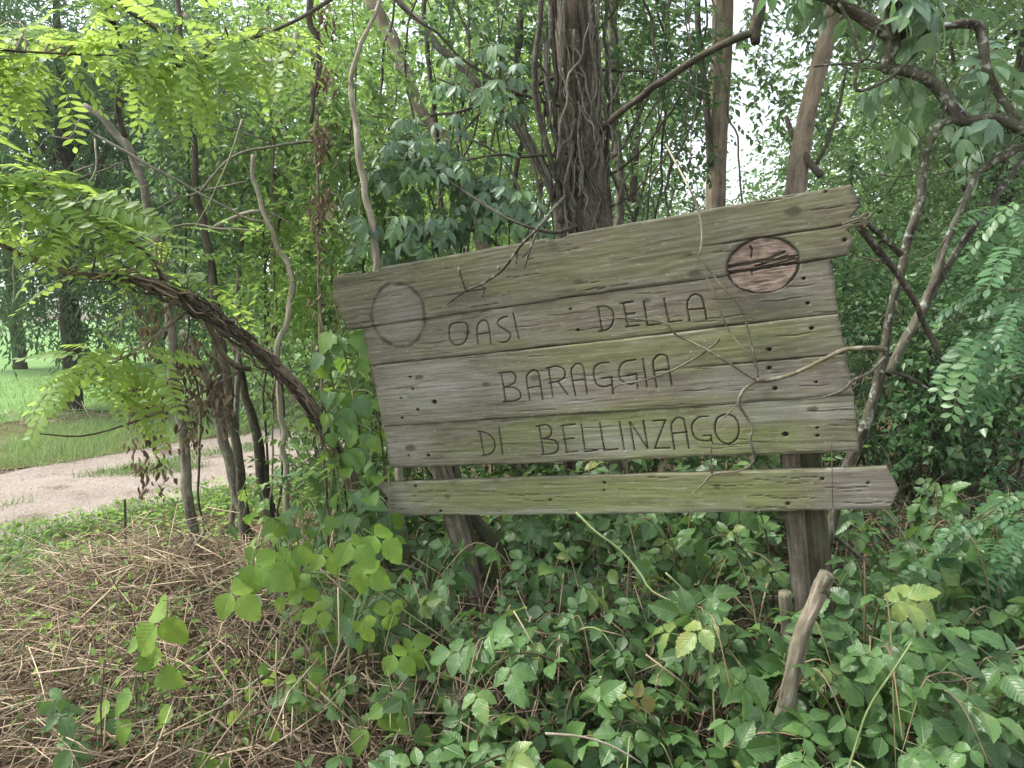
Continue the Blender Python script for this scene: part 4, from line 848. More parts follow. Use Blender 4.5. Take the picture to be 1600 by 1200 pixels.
ebr('branch', [(1440, 500), (1465, 547), (1487, 600), (1499, 630), (1506, 690)], (2.98, 3.1), (12, 10, 8, 7, 5), seed=88)
ebr('branch', [(1390, 580), (1420, 590), (1450, 608), (1480, 620), (1505, 631)], (2.92, 2.95), (7, 7, 6, 6, 8), seed=89)
for i, (l, w_) in enumerate([([(1398, 60), (1385, 30), (1400, -40)], 10), ([(1415, 48), (1405, 10), (1398, -50)], 12), ([(1370, 45), (1362, 80), (1345, 97), (1310, 100), (1270, 104)], 4), ([(1340, 100), (1338, 140), (1372, 132), (1410, 105), (1448, 66)], (5, 7, 6, 5, 3)), ([(1310, 5), (1330, 40), (1340, 80), (1345, 97)], 6), ([(1448, 260), (1462, 272), (1490, 262), (1502, 240)], 3.5), ([(1442, 270), (1400, 276), (1372, 272)], 2.5), ([(1412, 396), (1380, 404), (1340, 416)], (4, 4, 2)), ([(1404, 420), (1370, 408), (1335, 400)], 2.5), ([(1530, 268), (1560, 240), (1600, 225)], 6), ([(1400, 470), (1410, 500), (1425, 515)], 4), ([(1300, 2), (1250, -8), (1180, -20)], (9, 7, 5))]):
    ebr('branch', l, E - .03, w_, seed=90 + i, sides=7)
for i in range(46):
    src = (el1, el2, el3)[i % 3]; q = dense(src, 60); s = q[int(rng.integers(4, 50 if i % 3 else 56))]; d = rdirs(rng, 1)[0] * [1, .5, 1]; L = rng.uniform(.08, .32); kx = d + rng.normal(0, .5, 3)
    A = Acc(); tube(A, *smooth_path([s, s + d * L * .5, s + d * L * .5 + unit(kx) * L * .5], [.004, .0028, .0012], 10), 5, None, .3, i, .5, .02); A.obj('twig', M['bark_elder'], eld)
# branch crossing the sign face
SF = 2.56
def fx(u): return 2.40 + (1392 - u) / 800 * 0.98          # depth just in front of the sign face at that column
fl = lambda pts: [face(p[0], p[1], .02 + .012 * (k % 3)) for k, p in enumerate(pts)]
def ftw(name, l, w_, first=None, **k):
    d = fl(l)
    if first is not None: d[0] = first
    return part(name, eld, l, d, np.asarray(w_) * .74, M['bark_twig'], sides=k.pop('sides', 8), rough=.28, step=.014, **k)
ftw('branch', [(1384, 547), (1360, 544), (1322, 546), (1292, 559), (1262, 574), (1232, 587), (1202, 594), (1182, 594)], (12, 10, 10, 9, 9, 8, 9, 10), 2.90, seed=110)
for i, (l, w_) in enumerate([([(1182, 594), (1161, 611), (1154, 630), (1165, 649), (1176, 671), (1172, 686), (1178, 709), (1174, 726), (1150, 737), (1114, 741), (1101, 754), (1079, 774)], (8, 8, 8, 6, 6, 6, 5, 5, 4.5, 5, 4, 2)), ([(1114, 741), (1111, 715), (1112, 692)], 3), ([(1154, 630), (1142, 642), (1131, 652)], 3.5), ([(1150, 737), (1156, 741)], 4), ([(1112, 740), (1104, 722), (1098, 712)], 2),
                             ([(1182, 594), (1150, 574), (1105, 547), (1075, 532), (1056, 523), (1042, 507), (1030, 502), (985, 498), (935, 497)], (7, 6, 6, 5, 5.5, 4, 4, 3, 2)), ([(1105, 547), (1118, 537), (1124, 529)], (5, 4, 6)), ([(1105, 547), (1092, 556), (1075, 566), (1045, 581), (1007, 594), (965, 602), (957, 615)], (5, 5, 5, 4.5, 4, 3, 2)), ([(1184, 594), (1178, 565), (1160, 543), (1142, 521), (1127, 491), (1112, 450), (1098, 424)], (4, 4, 4, 4, 3.5, 3, 2)), ([(1184, 592), (1181, 565), (1176, 544), (1165, 502), (1154, 476), (1131, 450), (1110, 425), (1092, 403), (1075, 401)], (4.5, 4.5, 4.5, 4, 4, 3.5, 3, 3, 2)), ([(1180, 590), (1165, 588), (1152, 580), (1138, 600)], 1.4)]):
    ftw('twig', l, w_, seed=120 + i, sides=6)
l = [(1382, 559), (1360, 581), (1330, 596), (1322, 607), (1292, 619), (1262, 624)]; part('branch', eld, l, [2.88, 2.7] + [face(*q, .02) for q in l[2:]], (6, 5, 5, 4.5, 3.5, 2), M['bark_twig'], sides=7, rough=.28, seed=140, step=.015)
# dry tendril looped over the sign's top edge, and fibres wound round its pointed end
stem('dry_tendril', 'thin pale dry tendril hanging over the sign\'s top edge', 'tendril', [(1040, 225), (1060, 262), (1073, 287), (1087, 316), (1096, 350), (1096, 386), (1092, 399)], [3.4, 3.2] + [face(x, y, .03) for x, y in ((1073, 287), (1087, 316), (1096, 350), (1096, 386), (1092, 399))], 3.2, M['bark_pale'], sides=6, rough=.1, step=.02)
fib = Acc()
for i in range(9):
    y0 = 336 + i * 1.9; tube(fib, [P(1316 + 2 * (i % 3), y0 + 11, 2.435), P(1330, y0 + 5, 2.43), P(1345, y0 + 1, 2.44), P(1356 + (i % 4) * 2, y0 - 4, 2.47), P(1352, y0 + 2, 2.56)], .0016 + .0006 * (i % 3), 5, 14, .2, i, .6, .012)
tag(fib.obj('plant_fibre', M['bark_twig']), 'frayed plant fibre wound round the pointed end of the top plank', 'fibre')
stem('dry_tendril', 'thin dry stalk hanging straight down past the lower plank', 'tendril', [(1299, 690), (1300, 735), (1301, 790), (1303, 840)], [face(x, y, .02) for x, y in ((1299, 690), (1300, 735), (1301, 790), (1303, 840))], 1.8, M['bark_twig'], sides=5, rough=.1, step=.02)
# elder leaves hanging at the right top
for cpx, spx, n in (((1480, 150), (110, 110), 9), ((1400, -20), (200, 60), 10)):
    spray(eld, ELDM, rng, n, cpx, spx, (2.9, 3.6), np.vstack([dense(el1, 40), dense(el3, 20)]), .20, 4, M['bark_twig'], droop=.5)

# ---- arching locust at the left
arc_px = [(-90, 352), (0, 383), (38, 400), (82, 415), (124, 428), (169, 432), (210, 437), (255, 452), (296, 471), (330, 494), (375, 524), (412, 557), (442, 584), (472, 617), (499, 655), (525, 700), (544, 737), (556, 765)]
arc_w = (6, 8, 9, 9, 10, 11, 12, 14, 16, 17, 19, 21, 22, 21, 20, 19, 20, 23)
arch = thing('arching_locust', 'arching locust stem with shredded bark bowed over towards the track', 'tree', (*P(560, 780, 3.95)[:2], 0))
_, ap = part('trunk', arch, arc_px, (3.0, 3.95), arc_w, M['bark_arch'], True, sides=14, rough=.22, seed=150, step=.025, ridge=.12)
shr = Acc()
for i in range(110):      # shredded bark strips along the arch
    s = rng.uniform(.30, .92); q = dense(ap[:-1], 120); k = int(s * 100); seg = q[k:k + int(rng.integers(8, 22))] + rng.normal(0, .010, 3) + np.array([rng.normal(0, .018), -.03 + rng.normal(0, .02), rng.normal(0.008, .022)])
    tube(shr, seg, [.006 * rng.uniform(.3, 1)] * len(seg), 4, None, 0, i, rng.uniform(0, 1), .05)
for i in range(40):      # dry fibres hanging from the arch
    s = dense(ap[:-1], 120)[int(rng.integers(36, 108))]; L = rng.uniform(.08, .34); tube(shr, [s, s + [rng.normal(0, .04), rng.normal(0, .03), -L * .5], s + [rng.normal(0, .06), rng.normal(0, .03), -L]], [.0022, .0018, .001], 4, 8, 0, i, rng.uniform(.3, 1))
tag(shr.obj('bark_strips', M['bark_arch'], arch), kind='stuff')
part('branch', arch, [(315, 488), (330, 516), (345, 550), (367, 572), (392, 577)], (3.55, 3.72), (9, 11, 11, 11, 9), M['bark_arch'], sides=9, seed=151)
part('branch', arch, [(56, 677), (131, 681), (210, 659), (285, 629), (337, 602), (378, 579)], (3.1, 3.7), (2.5, 3, 3.5, 4, 4.5, 5), M['bark_arch'], sides=6, seed=152)
part('branch', arch, [(150, 378), (160, 410), (172, 430)], 3.3, (5, 7, 8), M['bark_arch'], sides=7, seed=153)
part('branch', arch, [(255, 440), (230, 395), (120, 330), (0, 290)], (3.4, 2.9), (8, 6, 5, 4), M['bark_arch'], sides=7, seed=154)
aden = dense(ap, 80)[:46]
b2 = dense(line3([(255, 440), (230, 395), (120, 330), (0, 290), (-60, 270)], (3.4, 2.8), 4)[0], 30)
b3 = dense(line3([(300, 480), (250, 520), (190, 560), (110, 590)], (3.6, 3.1), 4)[0], 20)
part('branch', arch, [(300, 480), (250, 520), (190, 560), (110, 590)], (3.6, 3.1), (6, 4, 3, 2), M['bark_arch'], sides=6, seed=155)
for cpx, spx, n, dp in (((70, 320), (110, 55), 11, (2.6, 3.1)), ((110, 385), (70, 25), 4, (2.8, 3.3)), ((285, 365), (50, 30), 3, (3.4, 3.8)), ((350, 430), (50, 20), 2, (3.6, 3.9)), ((20, 270), (60, 30), 3, (2.6, 3.0))):
    spray(arch, ROBM, rng, n, cpx, spx, dp, np.vstack([aden[:40], b2]), .29, 4, M['stem_red'])
spray(arch, ROBM, rng, 9, (165, 570), (95, 55), (2.9, 3.4), b3, .26, 4, M['stem_red'], droop=.35)
dl = Acc()
for px, a_, b_, n in ((225, 690, 770, 30), (205, 560, 640, 40), (250, 600, 760, 45), (300, 520, 700, 90), (240, 480, 560, 50), (330, 560, 640, 60), (215, 620, 690, 25), (275, 540, 620, 60), (345, 590, 660, 40)): hanging_dead(dl, rng, px, a_, b_, 3.5, n)
dl.obj('dead_leaves', M['dead_leaf'], arch)

# ---- second locust hanging in from above, top left
loc = thing('hanging_locust', 'locust with bright pinnate leaves hanging in above the track', 'tree', (*P(120, 700, 5.4)[:2], 0))
_, lp = part('trunk', loc, [(60, -420), (120, -240), (150, -80), (172, 20), (190, 100), (184, 169), (195, 214)], (3.0, 3.0, 3.2, 3.5, 3.9, 4.2, 4.3), (22, 18, 14, 12, 10, 9, 9), M['bark_dark'], sides=9, seed=160)
l1 = line3([(150, -120), (187, 0), (217, 26), (260, 60), (277, 105)], (3.0, 3.2), 8)[0]; part('branch', loc, [(150, -120), (187, 0), (217, 26), (260, 60), (277, 105)], (3.0, 3.2), (9, 8, 8, 6, 4), M['bark_dark'], sides=7, seed=161)
l2 = line3([(277, 105), (349, 75), (424, 49), (480, 22), (560, -30)], (3.2, 3.4), 8)[0]; part('branch', loc, [(277, 105), (349, 75), (424, 49), (480, 22), (560, -30)], (3.2, 3.4), (4, 5, 5, 6, 8), M['bark_dark'], sides=7, seed=162)
l3 = line3([(-60, 70), (0, 78), (100, 84), (210, 88)], (2.8, 3.1), 4)[0]; part('branch', loc, [(-60, 70), (0, 78), (100, 84), (210, 88)], (2.8, 3.1), (5, 4, 3.5, 3), M['bark_dark'], sides=6, seed=163)
anch = np.vstack([dense(l1, 20), dense(l2, 30), dense(l3, 20)])
for cpx, spx, n in (((270, 80), (80, 50), 10), ((330, 35), (100, 40), 6), ((50, 60), (80, 50), 8), ((50, 120), (70, 25), 2), ((420, 50), (70, 40), 3), ((180, 30), (80, 40), 4)):
    spray(loc, ROBM, rng, n, cpx, spx, (2.8, 3.5), anch, .29, 4, M['stem_red'], droop=.35)

# ---- bare stems and saplings on the left
ST = [('dead_sapling', 'pale broken sapling with a snapped forked top behind the locust leaves', [(135, 165), (165, 191), (199, 232), (221, 281), (236, 337), (247, 397), (256, 440), (270, 560)], 4.3, (9, 12, 13, 13, 13, 14, 14, 15), 'bark_grey', 1),
      ('sapling', 'dark thin upright trunk left of the hanging dead vines', [(270, -40), (283, 60), (288, 110), (296, 169), (304, 240), (307, 285), (315, 337), (330, 409), (345, 520)], 4.5, (7, 8, 8, 9, 9, 10, 11, 12, 13), 'bark_dark', 1),
      ('sapling', 'slim brown leaning stem between the dark trunk and the pale crooked stem', [(290, 20), (319, 82), (356, 150), (375, 202), (379, 262), (376, 375), (372, 520)], 5.0, 8, 'bark_grey', 1),
      ('crooked_stem', 'pale crooked bare stem bending above the arching locust', [(394, 244), (401, 292), (412, 337), (435, 382), (450, 412), (454, 450), (446, 505), (435, 546), (440, 640)], 4.4, (6, 7, 8, 9, 10, 10, 10, 9, 9), 'bark_pale', 1),
      ('leaning_pole', 'grey leaning dead pole standing at the edge of the track', [(285, 515), (292, 531), (311, 565), (330, 610), (345, 655), (356, 719), (375, 790), (382, 816)], 4.9, (7, 10, 13, 15, 16, 17, 17, 18), 'bark_grey', 1),
      ('sapling', 'dark stump-like stem with ivy leaves beside the leaning grey pole', [(368, 540), (375, 587), (390, 644), (405, 700), (416, 775)], 5.1, (10, 12, 14, 16, 20), 'bark_dark', 1),
      ('sapling', 'pale smooth sapling ending behind the sign\'s notched left corner', [(606, -50), (585, 15), (562, 75), (547, 127), (555, 187), (562, 262), (577, 330), (589, 405), (600, 520)], 4.2, (5, 6, 7, 8, 10, 11, 11, 12, 12), 'bark_pale', 1),
      ('slanting_trunk', 'brown slanting trunk between the pale sapling and the old tree', [(540, -70), (590, 20), (625, 90), (655, 170), (690, 215), (740, 330), (770, 480)], 6.2, (16, 18, 19, 19, 20, 22, 24), 'bark_tan', 1),
      ('slanting_trunk', 'thin slanting trunk leaning into the ivy-wrapped old tree', [(590, -40), (640, 20), (700, 85), (780, 165), (830, 230), (870, 330), (890, 480)], 5.2, (9, 11, 13, 14, 15, 17, 18), 'bark_grey', 1),
      ('dead_liana', 'dark thick dead stem hanging down with withered leaf clumps', [(482, -60), (484, 0), (484, 30), (495, 60), (495, 112), (491, 150), (484, 192)], 4.0, (10, 10, 11, 10, 9, 8, 5), 'bark_dark', 0),
      ('bare_branch', 'tan bare elbow branch near the hanging withered clumps', [(367, 88), (400, 95), (431, 96), (455, 86), (461, 70), (462, 50)], 4.1, (5, 7, 8, 9, 9, 8), 'bark_pale', 0),
      ('bare_branch', 'thin branch arcing from the dark trunk to the withered vine', [(312, 300), (337, 270), (375, 240), (431, 229), (491, 224), (527, 226)], 4.2, (4, 4.5, 4.5, 4, 4, 3), 'bark_grey', 0),
      ('bare_branch', 'short pale forked twig beside the crooked stem', [(326, 360), (350, 345), (379, 334), (405, 332)], 4.4, (5, 6, 6, 6), 'bark_pale', 0),
      ('bare_branch', 'long thin bare branch slanting down across the dark tree', [(94, 176), (150, 208), (199, 240), (307, 300), (380, 335), (412, 345)], 4.2, (3, 4, 4.5, 4, 4, 3), 'bark_grey', 0),
      ('dead_vine', 'long dry vine falling beside the sign\'s left edge', [(494, 180), (497, 260), (499, 340), (496, 420), (499, 560), (503, 700), (510, 800)], 4.05, 4, 'bark_arch', 1),
      ('dead_vine', 'dry vine falling from the elbow branch', [(420, 20), (424, 120), (430, 200), (426, 330), (432, 460), (428, 640)], 4.6, 3, 'bark_arch', 1),
      ('sapling', 'thin dark stem among the shrubs left of the old tree', [(660, -30), (672, 110), (682, 200), (690, 320), (700, 420)], 5.8, 8, 'bark_dark', 1),
      ('sapling', 'thin stem close beside the old tree\'s left side', [(818, -40), (810, 100), (815, 200), (805, 300), (812, 420)], 5.5, 8, 'bark_dark', 1),
      ('sapling', 'slim grey stem just right of the old tree', [(955, -40), (962, 90), (960, 180), (968, 280), (965, 420)], 6.0, 15, 'bark_grey', 1)]
for i, (nm, lb, l, d, w_, mm, gr) in enumerate(ST):
    o, pts = stem(nm, lb, nm.split('_')[-1], l, d, w_, M[mm], bool(gr), sides=10, rough=.18, seed=200 + i, step=.04, wob=.03)
    if nm == 'dead_liana' or nm == 'dead_vine':
        dl = Acc()
        for px, a_, b_, n in {0: ((512, 10, 55, 45), (508, 100, 140, 45), (503, 195, 240, 60), (505, 300, 340, 50))}.get(i - 9, ((l[2][0], l[1][1], l[3][1], 30), (l[3][0], l[3][1], l[5][1], 40))): hanging_dead(dl, rng, px, a_, b_, d - .02, n)
        dl.obj('dead_leaves', M['dead_leaf'], o)
for i in range(26):
    x0, y0 = rng.uniform(60, 560), rng.uniform(60, 420); an = rng.normal(.5, .9); ln = rng.uniform(80, 220); d = rng.uniform(3.9, 5.4); cx_, sx_ = math.cos(an) * (1 if i % 2 else -1), math.sin(an)
    stem('bare_twig', 'thin bare dead twig caught among the stems left of the sign', 'twig', [(x0, y0), (x0 + cx_ * ln * .35 + rng.normal(0, 8), y0 + sx_ * ln * .35 + rng.normal(0, 8)), (x0 + cx_ * ln * .7 + rng.normal(0, 10), y0 + sx_ * ln * .7 + rng.normal(0, 10)), (x0 + cx_ * ln, y0 + sx_ * ln + 12)], d, (3.2, 1.4), M['bark_grey' if i % 3 else 'bark_pale'], group='bare twigs among the left-hand stems', sides=5, rough=.15, seed=800 + i, wob=.03, step=.05)
# ---- thin lianas tangled between the trunks
for i in range(34):
    x0 = rng.uniform(560, 1110); bow = rng.normal(0, 35); y1 = rng.uniform(330, 440); sl = rng.normal(0, 60); d = rng.uniform(4.3, 6.2)
    stem('liana', 'thin bare liana hanging among the trunks behind the sign', 'liana', [(x0, -60), (x0 + bow, 90), (x0 + bow * .6 + sl * .5, 220), (x0 + sl, y1 - 60), (x0 + sl * 1.1, y1 + 60)], d, rng.uniform(2, 4.5), M['bark_dark' if i % 3 else 'bark_grey'], True, group='thin lianas among the trunks', sides=5, rough=.15, seed=300 + i, wob=.08, step=.07)

# ---- background trees: (name, label, px, Y, crown centre z, radii, twigs, leaves, leaf size, template, material, trunk radius, base tint, group)
BG = [('dark_tree', 'dark tree with drooping narrow leaves beyond the track', 110, 12.5, 4.6, (2.5, 2.0, 3.9), 3300, 9, .125, T_LANCE, 'darktree', .125, .45, .28),
      ('roadside_tree', 'mid green roadside tree between the dark tree and the sunlit ones', 345, 17, 4.8, (2.4, 2.2, 4.7), 2300, 9, .115, T_LEAF, 'wood_leaf', .12, .4, .25),
      ('dark_tree', 'tall shadowy tree standing far behind the drooping dark tree', 30, 22, 7.2, (4.0, 3.0, 5.6), 2000, 9, .16, T_LEAF, 'darktree', .15, .5, .3),
      ('dark_tree', 'shadowy tree behind the snapped pale sapling', 250, 24, 6.5, (3.6, 3.0, 6.3), 2200, 9, .16, T_LEAF, 'darktree', .15, .55, .3),
      ('sunlit_tree', 'pale sunlit tree behind the pale smooth sapling', 500, 14.5, 4.2, (2.0, 2.0, 4.3), 2200, 9, .105, T_LEAF, 'sunny', .10, .5, .2),
      ('sunlit_tree', 'tall yellow-green sunlit tree left of the old trunk', 735, 17, 5.0, (2.5, 2.2, 5.2), 2500, 9, .11, T_LEAF, 'sunny', .11, .6, .2),
      ('sunlit_tree', 'broad sunlit tree closing the view behind the slanting trunks', 610, 23, 6.2, (3.6, 2.5, 6.4), 2300, 9, .15, T_LEAF, 'sunny', .13, .55, .25),
      ('sunlit_tree', 'light green tree far behind the old trunk', 870, 24, 6.0, (3.0, 2.5, 6.0), 2200, 9, .14, T_LEAF, 'sunny', .13, .5, .25),
      ('woodland_tree', 'leafy mid green woodland tree right of the sign', 1500, 8.6, 4.0, (2.0, 1.7, 2.9), 1900, 9, .082, T_LEAF, 'wood_leaf', .09, .6, .25),
      ('woodland_tree', 'bushy woodland tree below the open sky right of the leaning trunk', 1330, 15, 3.4, (2.4, 2.0, 2.3), 1700, 9, .10, T_LEAF, 'wood_leaf', .09, .65, .2),
      ('woodland_tree', 'tall woodland tree at the right behind the gnarled elder', 1590, 14, 5.4, (2.9, 2.2, 4.6), 2200, 9, .10, T_LEAF, 'wood_leaf', .12, .55, .25),
      ('woodland_tree', 'low woodland tree under the bright sky gap', 1075, 18, 2.3, (2.2, 2.0, 1.9), 1200, 9, .10, T_LEAF, 'wood_leaf', .08, .6, .15),
      ('woodland_tree', 'slim leafy woodland tree just right of the old trunk', 985, 11, 3.6, (1.0, 1.2, 3.4), 1200, 9, .085, T_LEAF, 'wood_leaf', .07, .4, .2),
      ('woodland_tree', 'woodland tree glimpsed between the elder stems', 1430, 21, 5.0, (2.6, 2.5, 4.6), 1700, 9, .13, T_LEAF, 'sunny', .12, .5, .2)]
for i, (nm, lb, px, Yd, cz, rd, n, nl, ls, tm, mm, tr, bs, dr) in enumerate(BG):
    x = (px - 800) / F * Yd; z0 = gzf(x, Yd)
    t = thing(nm, lb, 'tree', (x, Yd, z0)); A = Acc(); r2 = np.random.default_rng(500 + i)
    top = np.array([x + r2.normal(0, .3), Yd + r2.normal(0, .3), cz + rd[2] * .6])
    base = np.array([x, Yd, z0 - .08]); md = (base + top) / 2 + np.array([r2.normal(0, .15), r2.normal(0, .15), 0])
    tp, trr = smooth_path([base, md, top], [tr * 1.25, tr, tr * .25], 40); tube(A, tp, trr, 12, None, .12, i, .5, ridge=.08); A.obj('trunk', M['bark_dark'], t)
    for k in range(14):
        B = Acc()
        s = tp[int(r2.uniform(10, 36))]; u = rdirs(r2, 1)[0]; e = np.array([x, Yd, cz]) + u * np.array(rd) * .75; e[2] = max(e[2], s[2] * .6)
        mm_ = s * .5 + e * .5 + np.array([0, 0, .12 * np.linalg.norm(e - s)]); tube(B, *smooth_path([s, mm_, e], [tr * .35, tr * .2, .008], 12), 6, None, .1, k)
        B.obj('limb', M['bark_dark'], t)
    lf, tw_ = Acc(), (Acc() if Yd < 12 else None); crown(r2, lf, tw_, (x, Yd, cz), rd, n, nl, .5, tm, ls, dr, .38, 1.0 if Yd > 12 else 1.4, i * 7, lowcut=z0 + .15, base=bs)
    lf.obj('crown', M[mm], t); tw_ and tag(tw_.obj('twigs', M['bark_dark'], t), kind='stuff')

# ---- shrubs of the thicket
SH = [('shrub', 'leafy shrub between the track and the arching locust', 470, 7.0, .95, (.55, .6, 1.1), 260, .06, T_LEAF, 'thicket', .5), ('shrub', 'bright leafy shrub behind the sign\'s left end', 585, 5.4, 1.35, (.60, .55, 1.4), 420, .06, T_LEAF, 'thicket', .6),
      ('shrub', 'tall green shrub left of the old trunk', 690, 6.6, 2.0, (.85, .7, 2.0), 620, .065, T_LEAF, 'thicket', .55), ('shrub', 'yellow-green shrub far behind the elder leaves', 780, 8.6, 2.2, (1.1, .8, 2.3), 700, .07, T_LEAF, 'sunny', .45),
      ('shrub', 'dark low shrub visible under the sign', 930, 5.0, .55, (.9, .6, .75), 380, .06, T_LEAF, 'thicket', .45), ('shrub', 'low green shrub under the sign\'s right half', 1120, 4.8, .55, (.8, .6, .75), 380, .06, T_LEAF, 'thicket', .4),
      ('shrub', 'dense shrub behind the sign\'s right corner', 1290, 6.2, 1.3, (.8, .7, 1.35), 520, .06, T_LEAF, 'wood_leaf', .5), ('shrub', 'leafy bush under the elder\'s forked stems', 1440, 5.4, 1.15, (.75, .7, 1.0), 600, .055, T_LEAF, 'ivy', .6),
      ('shrub', 'ivy-green bush at the foot of the bank', 1540, 5.0, 1.25, (.6, .6, .8), 520, .05, T_IVY, 'ivy', .55), ('shrub', 'dense bush high on the bank', 1610, 6.4, 1.9, (.9, .8, 1.2), 620, .06, T_LEAF, 'ivy', .7),
      ('shrub', 'shrub in the hollow beyond the sign\'s lower right end', 1400, 7.6, 1.5, (1.0, .8, 1.0), 500, .06, T_LEAF, 'wood_leaf', .45), ('shrub', 'low thicket shrub beside the arching stem\'s foot', 560, 4.5, .55, (.45, .4, .65), 280, .055, T_LEAF, 'thicket', .45),
      ('shrub', 'shrub shading the ground behind the left post', 740, 4.3, .5, (.6, .4, .6), 300, .055, T_LEAF, 'thicket', .5)]
for i, (nm, lb, px, Yd, cz, rd, n, ls, tm, mm, bs) in enumerate(SH):
    x = (px - 800) / F * Yd; z0 = gzf(x, Yd); t = thing(nm, lb, 'shrub', (x, Yd, z0)); r2 = np.random.default_rng(700 + i)
    for k in range(9):
        B = Acc()
        u = rdirs(r2, 1)[0]; e = np.array([x, Yd, cz]) + u * np.array(rd) * .8; e[2] = max(e[2], z0 + .25); s = np.array([x + r2.normal(0, .12), Yd + r2.normal(0, .1), z0 - .04])
        tube(B, *smooth_path([s, s * .45 + e * .55 + np.array([0, 0, .1]), e], [.012, .008, .003], 12), 5, None, .1, k)
        B.obj('stem', M['bark_dark'], t)
    lf = Acc(); crown(r2, lf, None, (x, Yd, cz), rd, n, 8, .28, tm, ls, .25, .36, 2.2, i * 5 + 3, lowcut=z0 + .05, base=bs); lf.obj('foliage', M[mm], t)
# ---- elder shrub with drooping grey-green leaves above the sign's left half
es = thing('elder_shrub', 'elder shrub with drooping grey-green leaflets above the sign\'s left half', 'shrub', (*P(760, 400, 4.5)[:2], 0))
ea = []
for i, l in enumerate([[(840, 420), (800, 330), (720, 270), (640, 250), (570, 255)], [(830, 430), (760, 370), (680, 350), (600, 370)], [(860, 430), (830, 250), (760, 160), (680, 120)], [(850, 430), (800, 270), (740, 220), (640, 190), (580, 180)]]):
    _, pts = part('stem', es, l[::-1], 4.35 + .1 * i, (2, 3, 4, 5, 7)[-len(l):], M['bark_grey'], True, sides=6, seed=400 + i); ea.append(dense(pts, 30)[:24])
ea = np.vstack(ea)
for cpx, spx, n in (((700, 300), (130, 70), 28), ((640, 220), (90, 50), 13), ((790, 320), (60, 60), 10), ((620, 380), (70, 40), 12), ((730, 120), (90, 60), 9)):
    spray(es, ELDM, rng, n, cpx, spx, (4.0, 4.7), ea, .155, 4, M['stem_green'], droop=.45, tocam=.4)
for i, (lb, px, py, D, rd, n, ls, mm) in enumerate([('creeper with mid green leaves tangled through the bare stems left of the sign', 400, 190, 4.9, (.62, .35, .75), 300, .06, 'thicket'), ('yellowish creeper over the crooked pale stem', 440, 420, 4.7, (.35, .3, .42), 170, .05, 'sunny'), ('creeper leaves round the pale smooth sapling', 555, 200, 4.5, (.30, .25, .75), 190, .055, 'thicket'), ('creeper leaves hanging high beside the old trunk', 770, 50, 5.3, (.65, .4, .5), 220, .06, 'wood_leaf'), ('creeper on the dark upright trunk', 300, 270, 4.7, (.28, .25, .6), 120, .05, 'wood_leaf'), ('creeper in the lianas right of the old trunk', 1030, 150, 5.6, (.42, .4, .8), 200, .06, 'wood_leaf')]):
    c = P(px, py, D); t = thing('creeper', lb, 'creeper', (c[0], c[1], gzf(c[0], c[1]))); r2 = np.random.default_rng(900 + i)
    B = Acc(); tube(B, [[c[0], c[1], gzf(c[0], c[1]) - .03], c + [r2.normal(0, .08), 0, -rd[2]], c + [r2.normal(0, .1), 0, 0], c + [0, 0, rd[2]]], [.008, .007, .005, .003], 6, 40, .2, i, .5, .12); B.obj('stem', M['bark_dark'], t)
    lf = Acc(); crown(r2, lf, None, c, rd, n, 8, .24, T_LEAF, ls, .3, .42, 3.0, i * 11 + 2, base=.5); lf.obj('foliage', M[mm], t)
# far wood beyond the meadow and behind the right-hand trees: one leafy mass each
def far_wood(name, label, x0, x1, y0, y1, h, n, ls, mm, seed):
    r2 = np.random.default_rng(seed); cx = np.linspace(x0, x1, max(6, int((x1 - x0) / 4))); lf = Acc(); m_ = n // len(cx)
    for c in cx:
        hh = h * r2.uniform(.7, 1.15); yy = r2.uniform(y0, y1)
        crown(r2, lf, None, (c, yy, hh * .48), (3.4, 2.5, hh * .55), m_, 4, 1.1, T_LEAF, ls * 1.15, .2, .35, .45, int(r2.integers(999)), lowcut=.0, base=r2.uniform(.3, .7))
    tag(lf.obj(name, M[mm]), label, 'wood', kind='stuff')
far_wood('far_wood', 'distant line of trees across the meadow', -95, -6, 70, 90, 11, 6000, .42, 'darktree', 5)
far_wood('far_wood', 'background woodland mass behind the right-hand trees', 6.5, 44, 27, 40, 7.5, 5200, .26, 'wood_leaf', 6)
far_wood('far_wood', 'tall sunlit wood closing the view left of the old trunk', -21, 5, 34, 44, 17, 4200, .34, 'sunny', 8)
far_wood('far_wood', 'tall wood closing the view behind the gnarled elder', 17, 46, 32, 42, 15, 4200, .34, 'wood_leaf', 9)
far_wood('far_wood', 'low sunlit scrub seen behind the sign', -6, 8, 33, 42, 5.2, 2200, .26, 'sunny', 7)
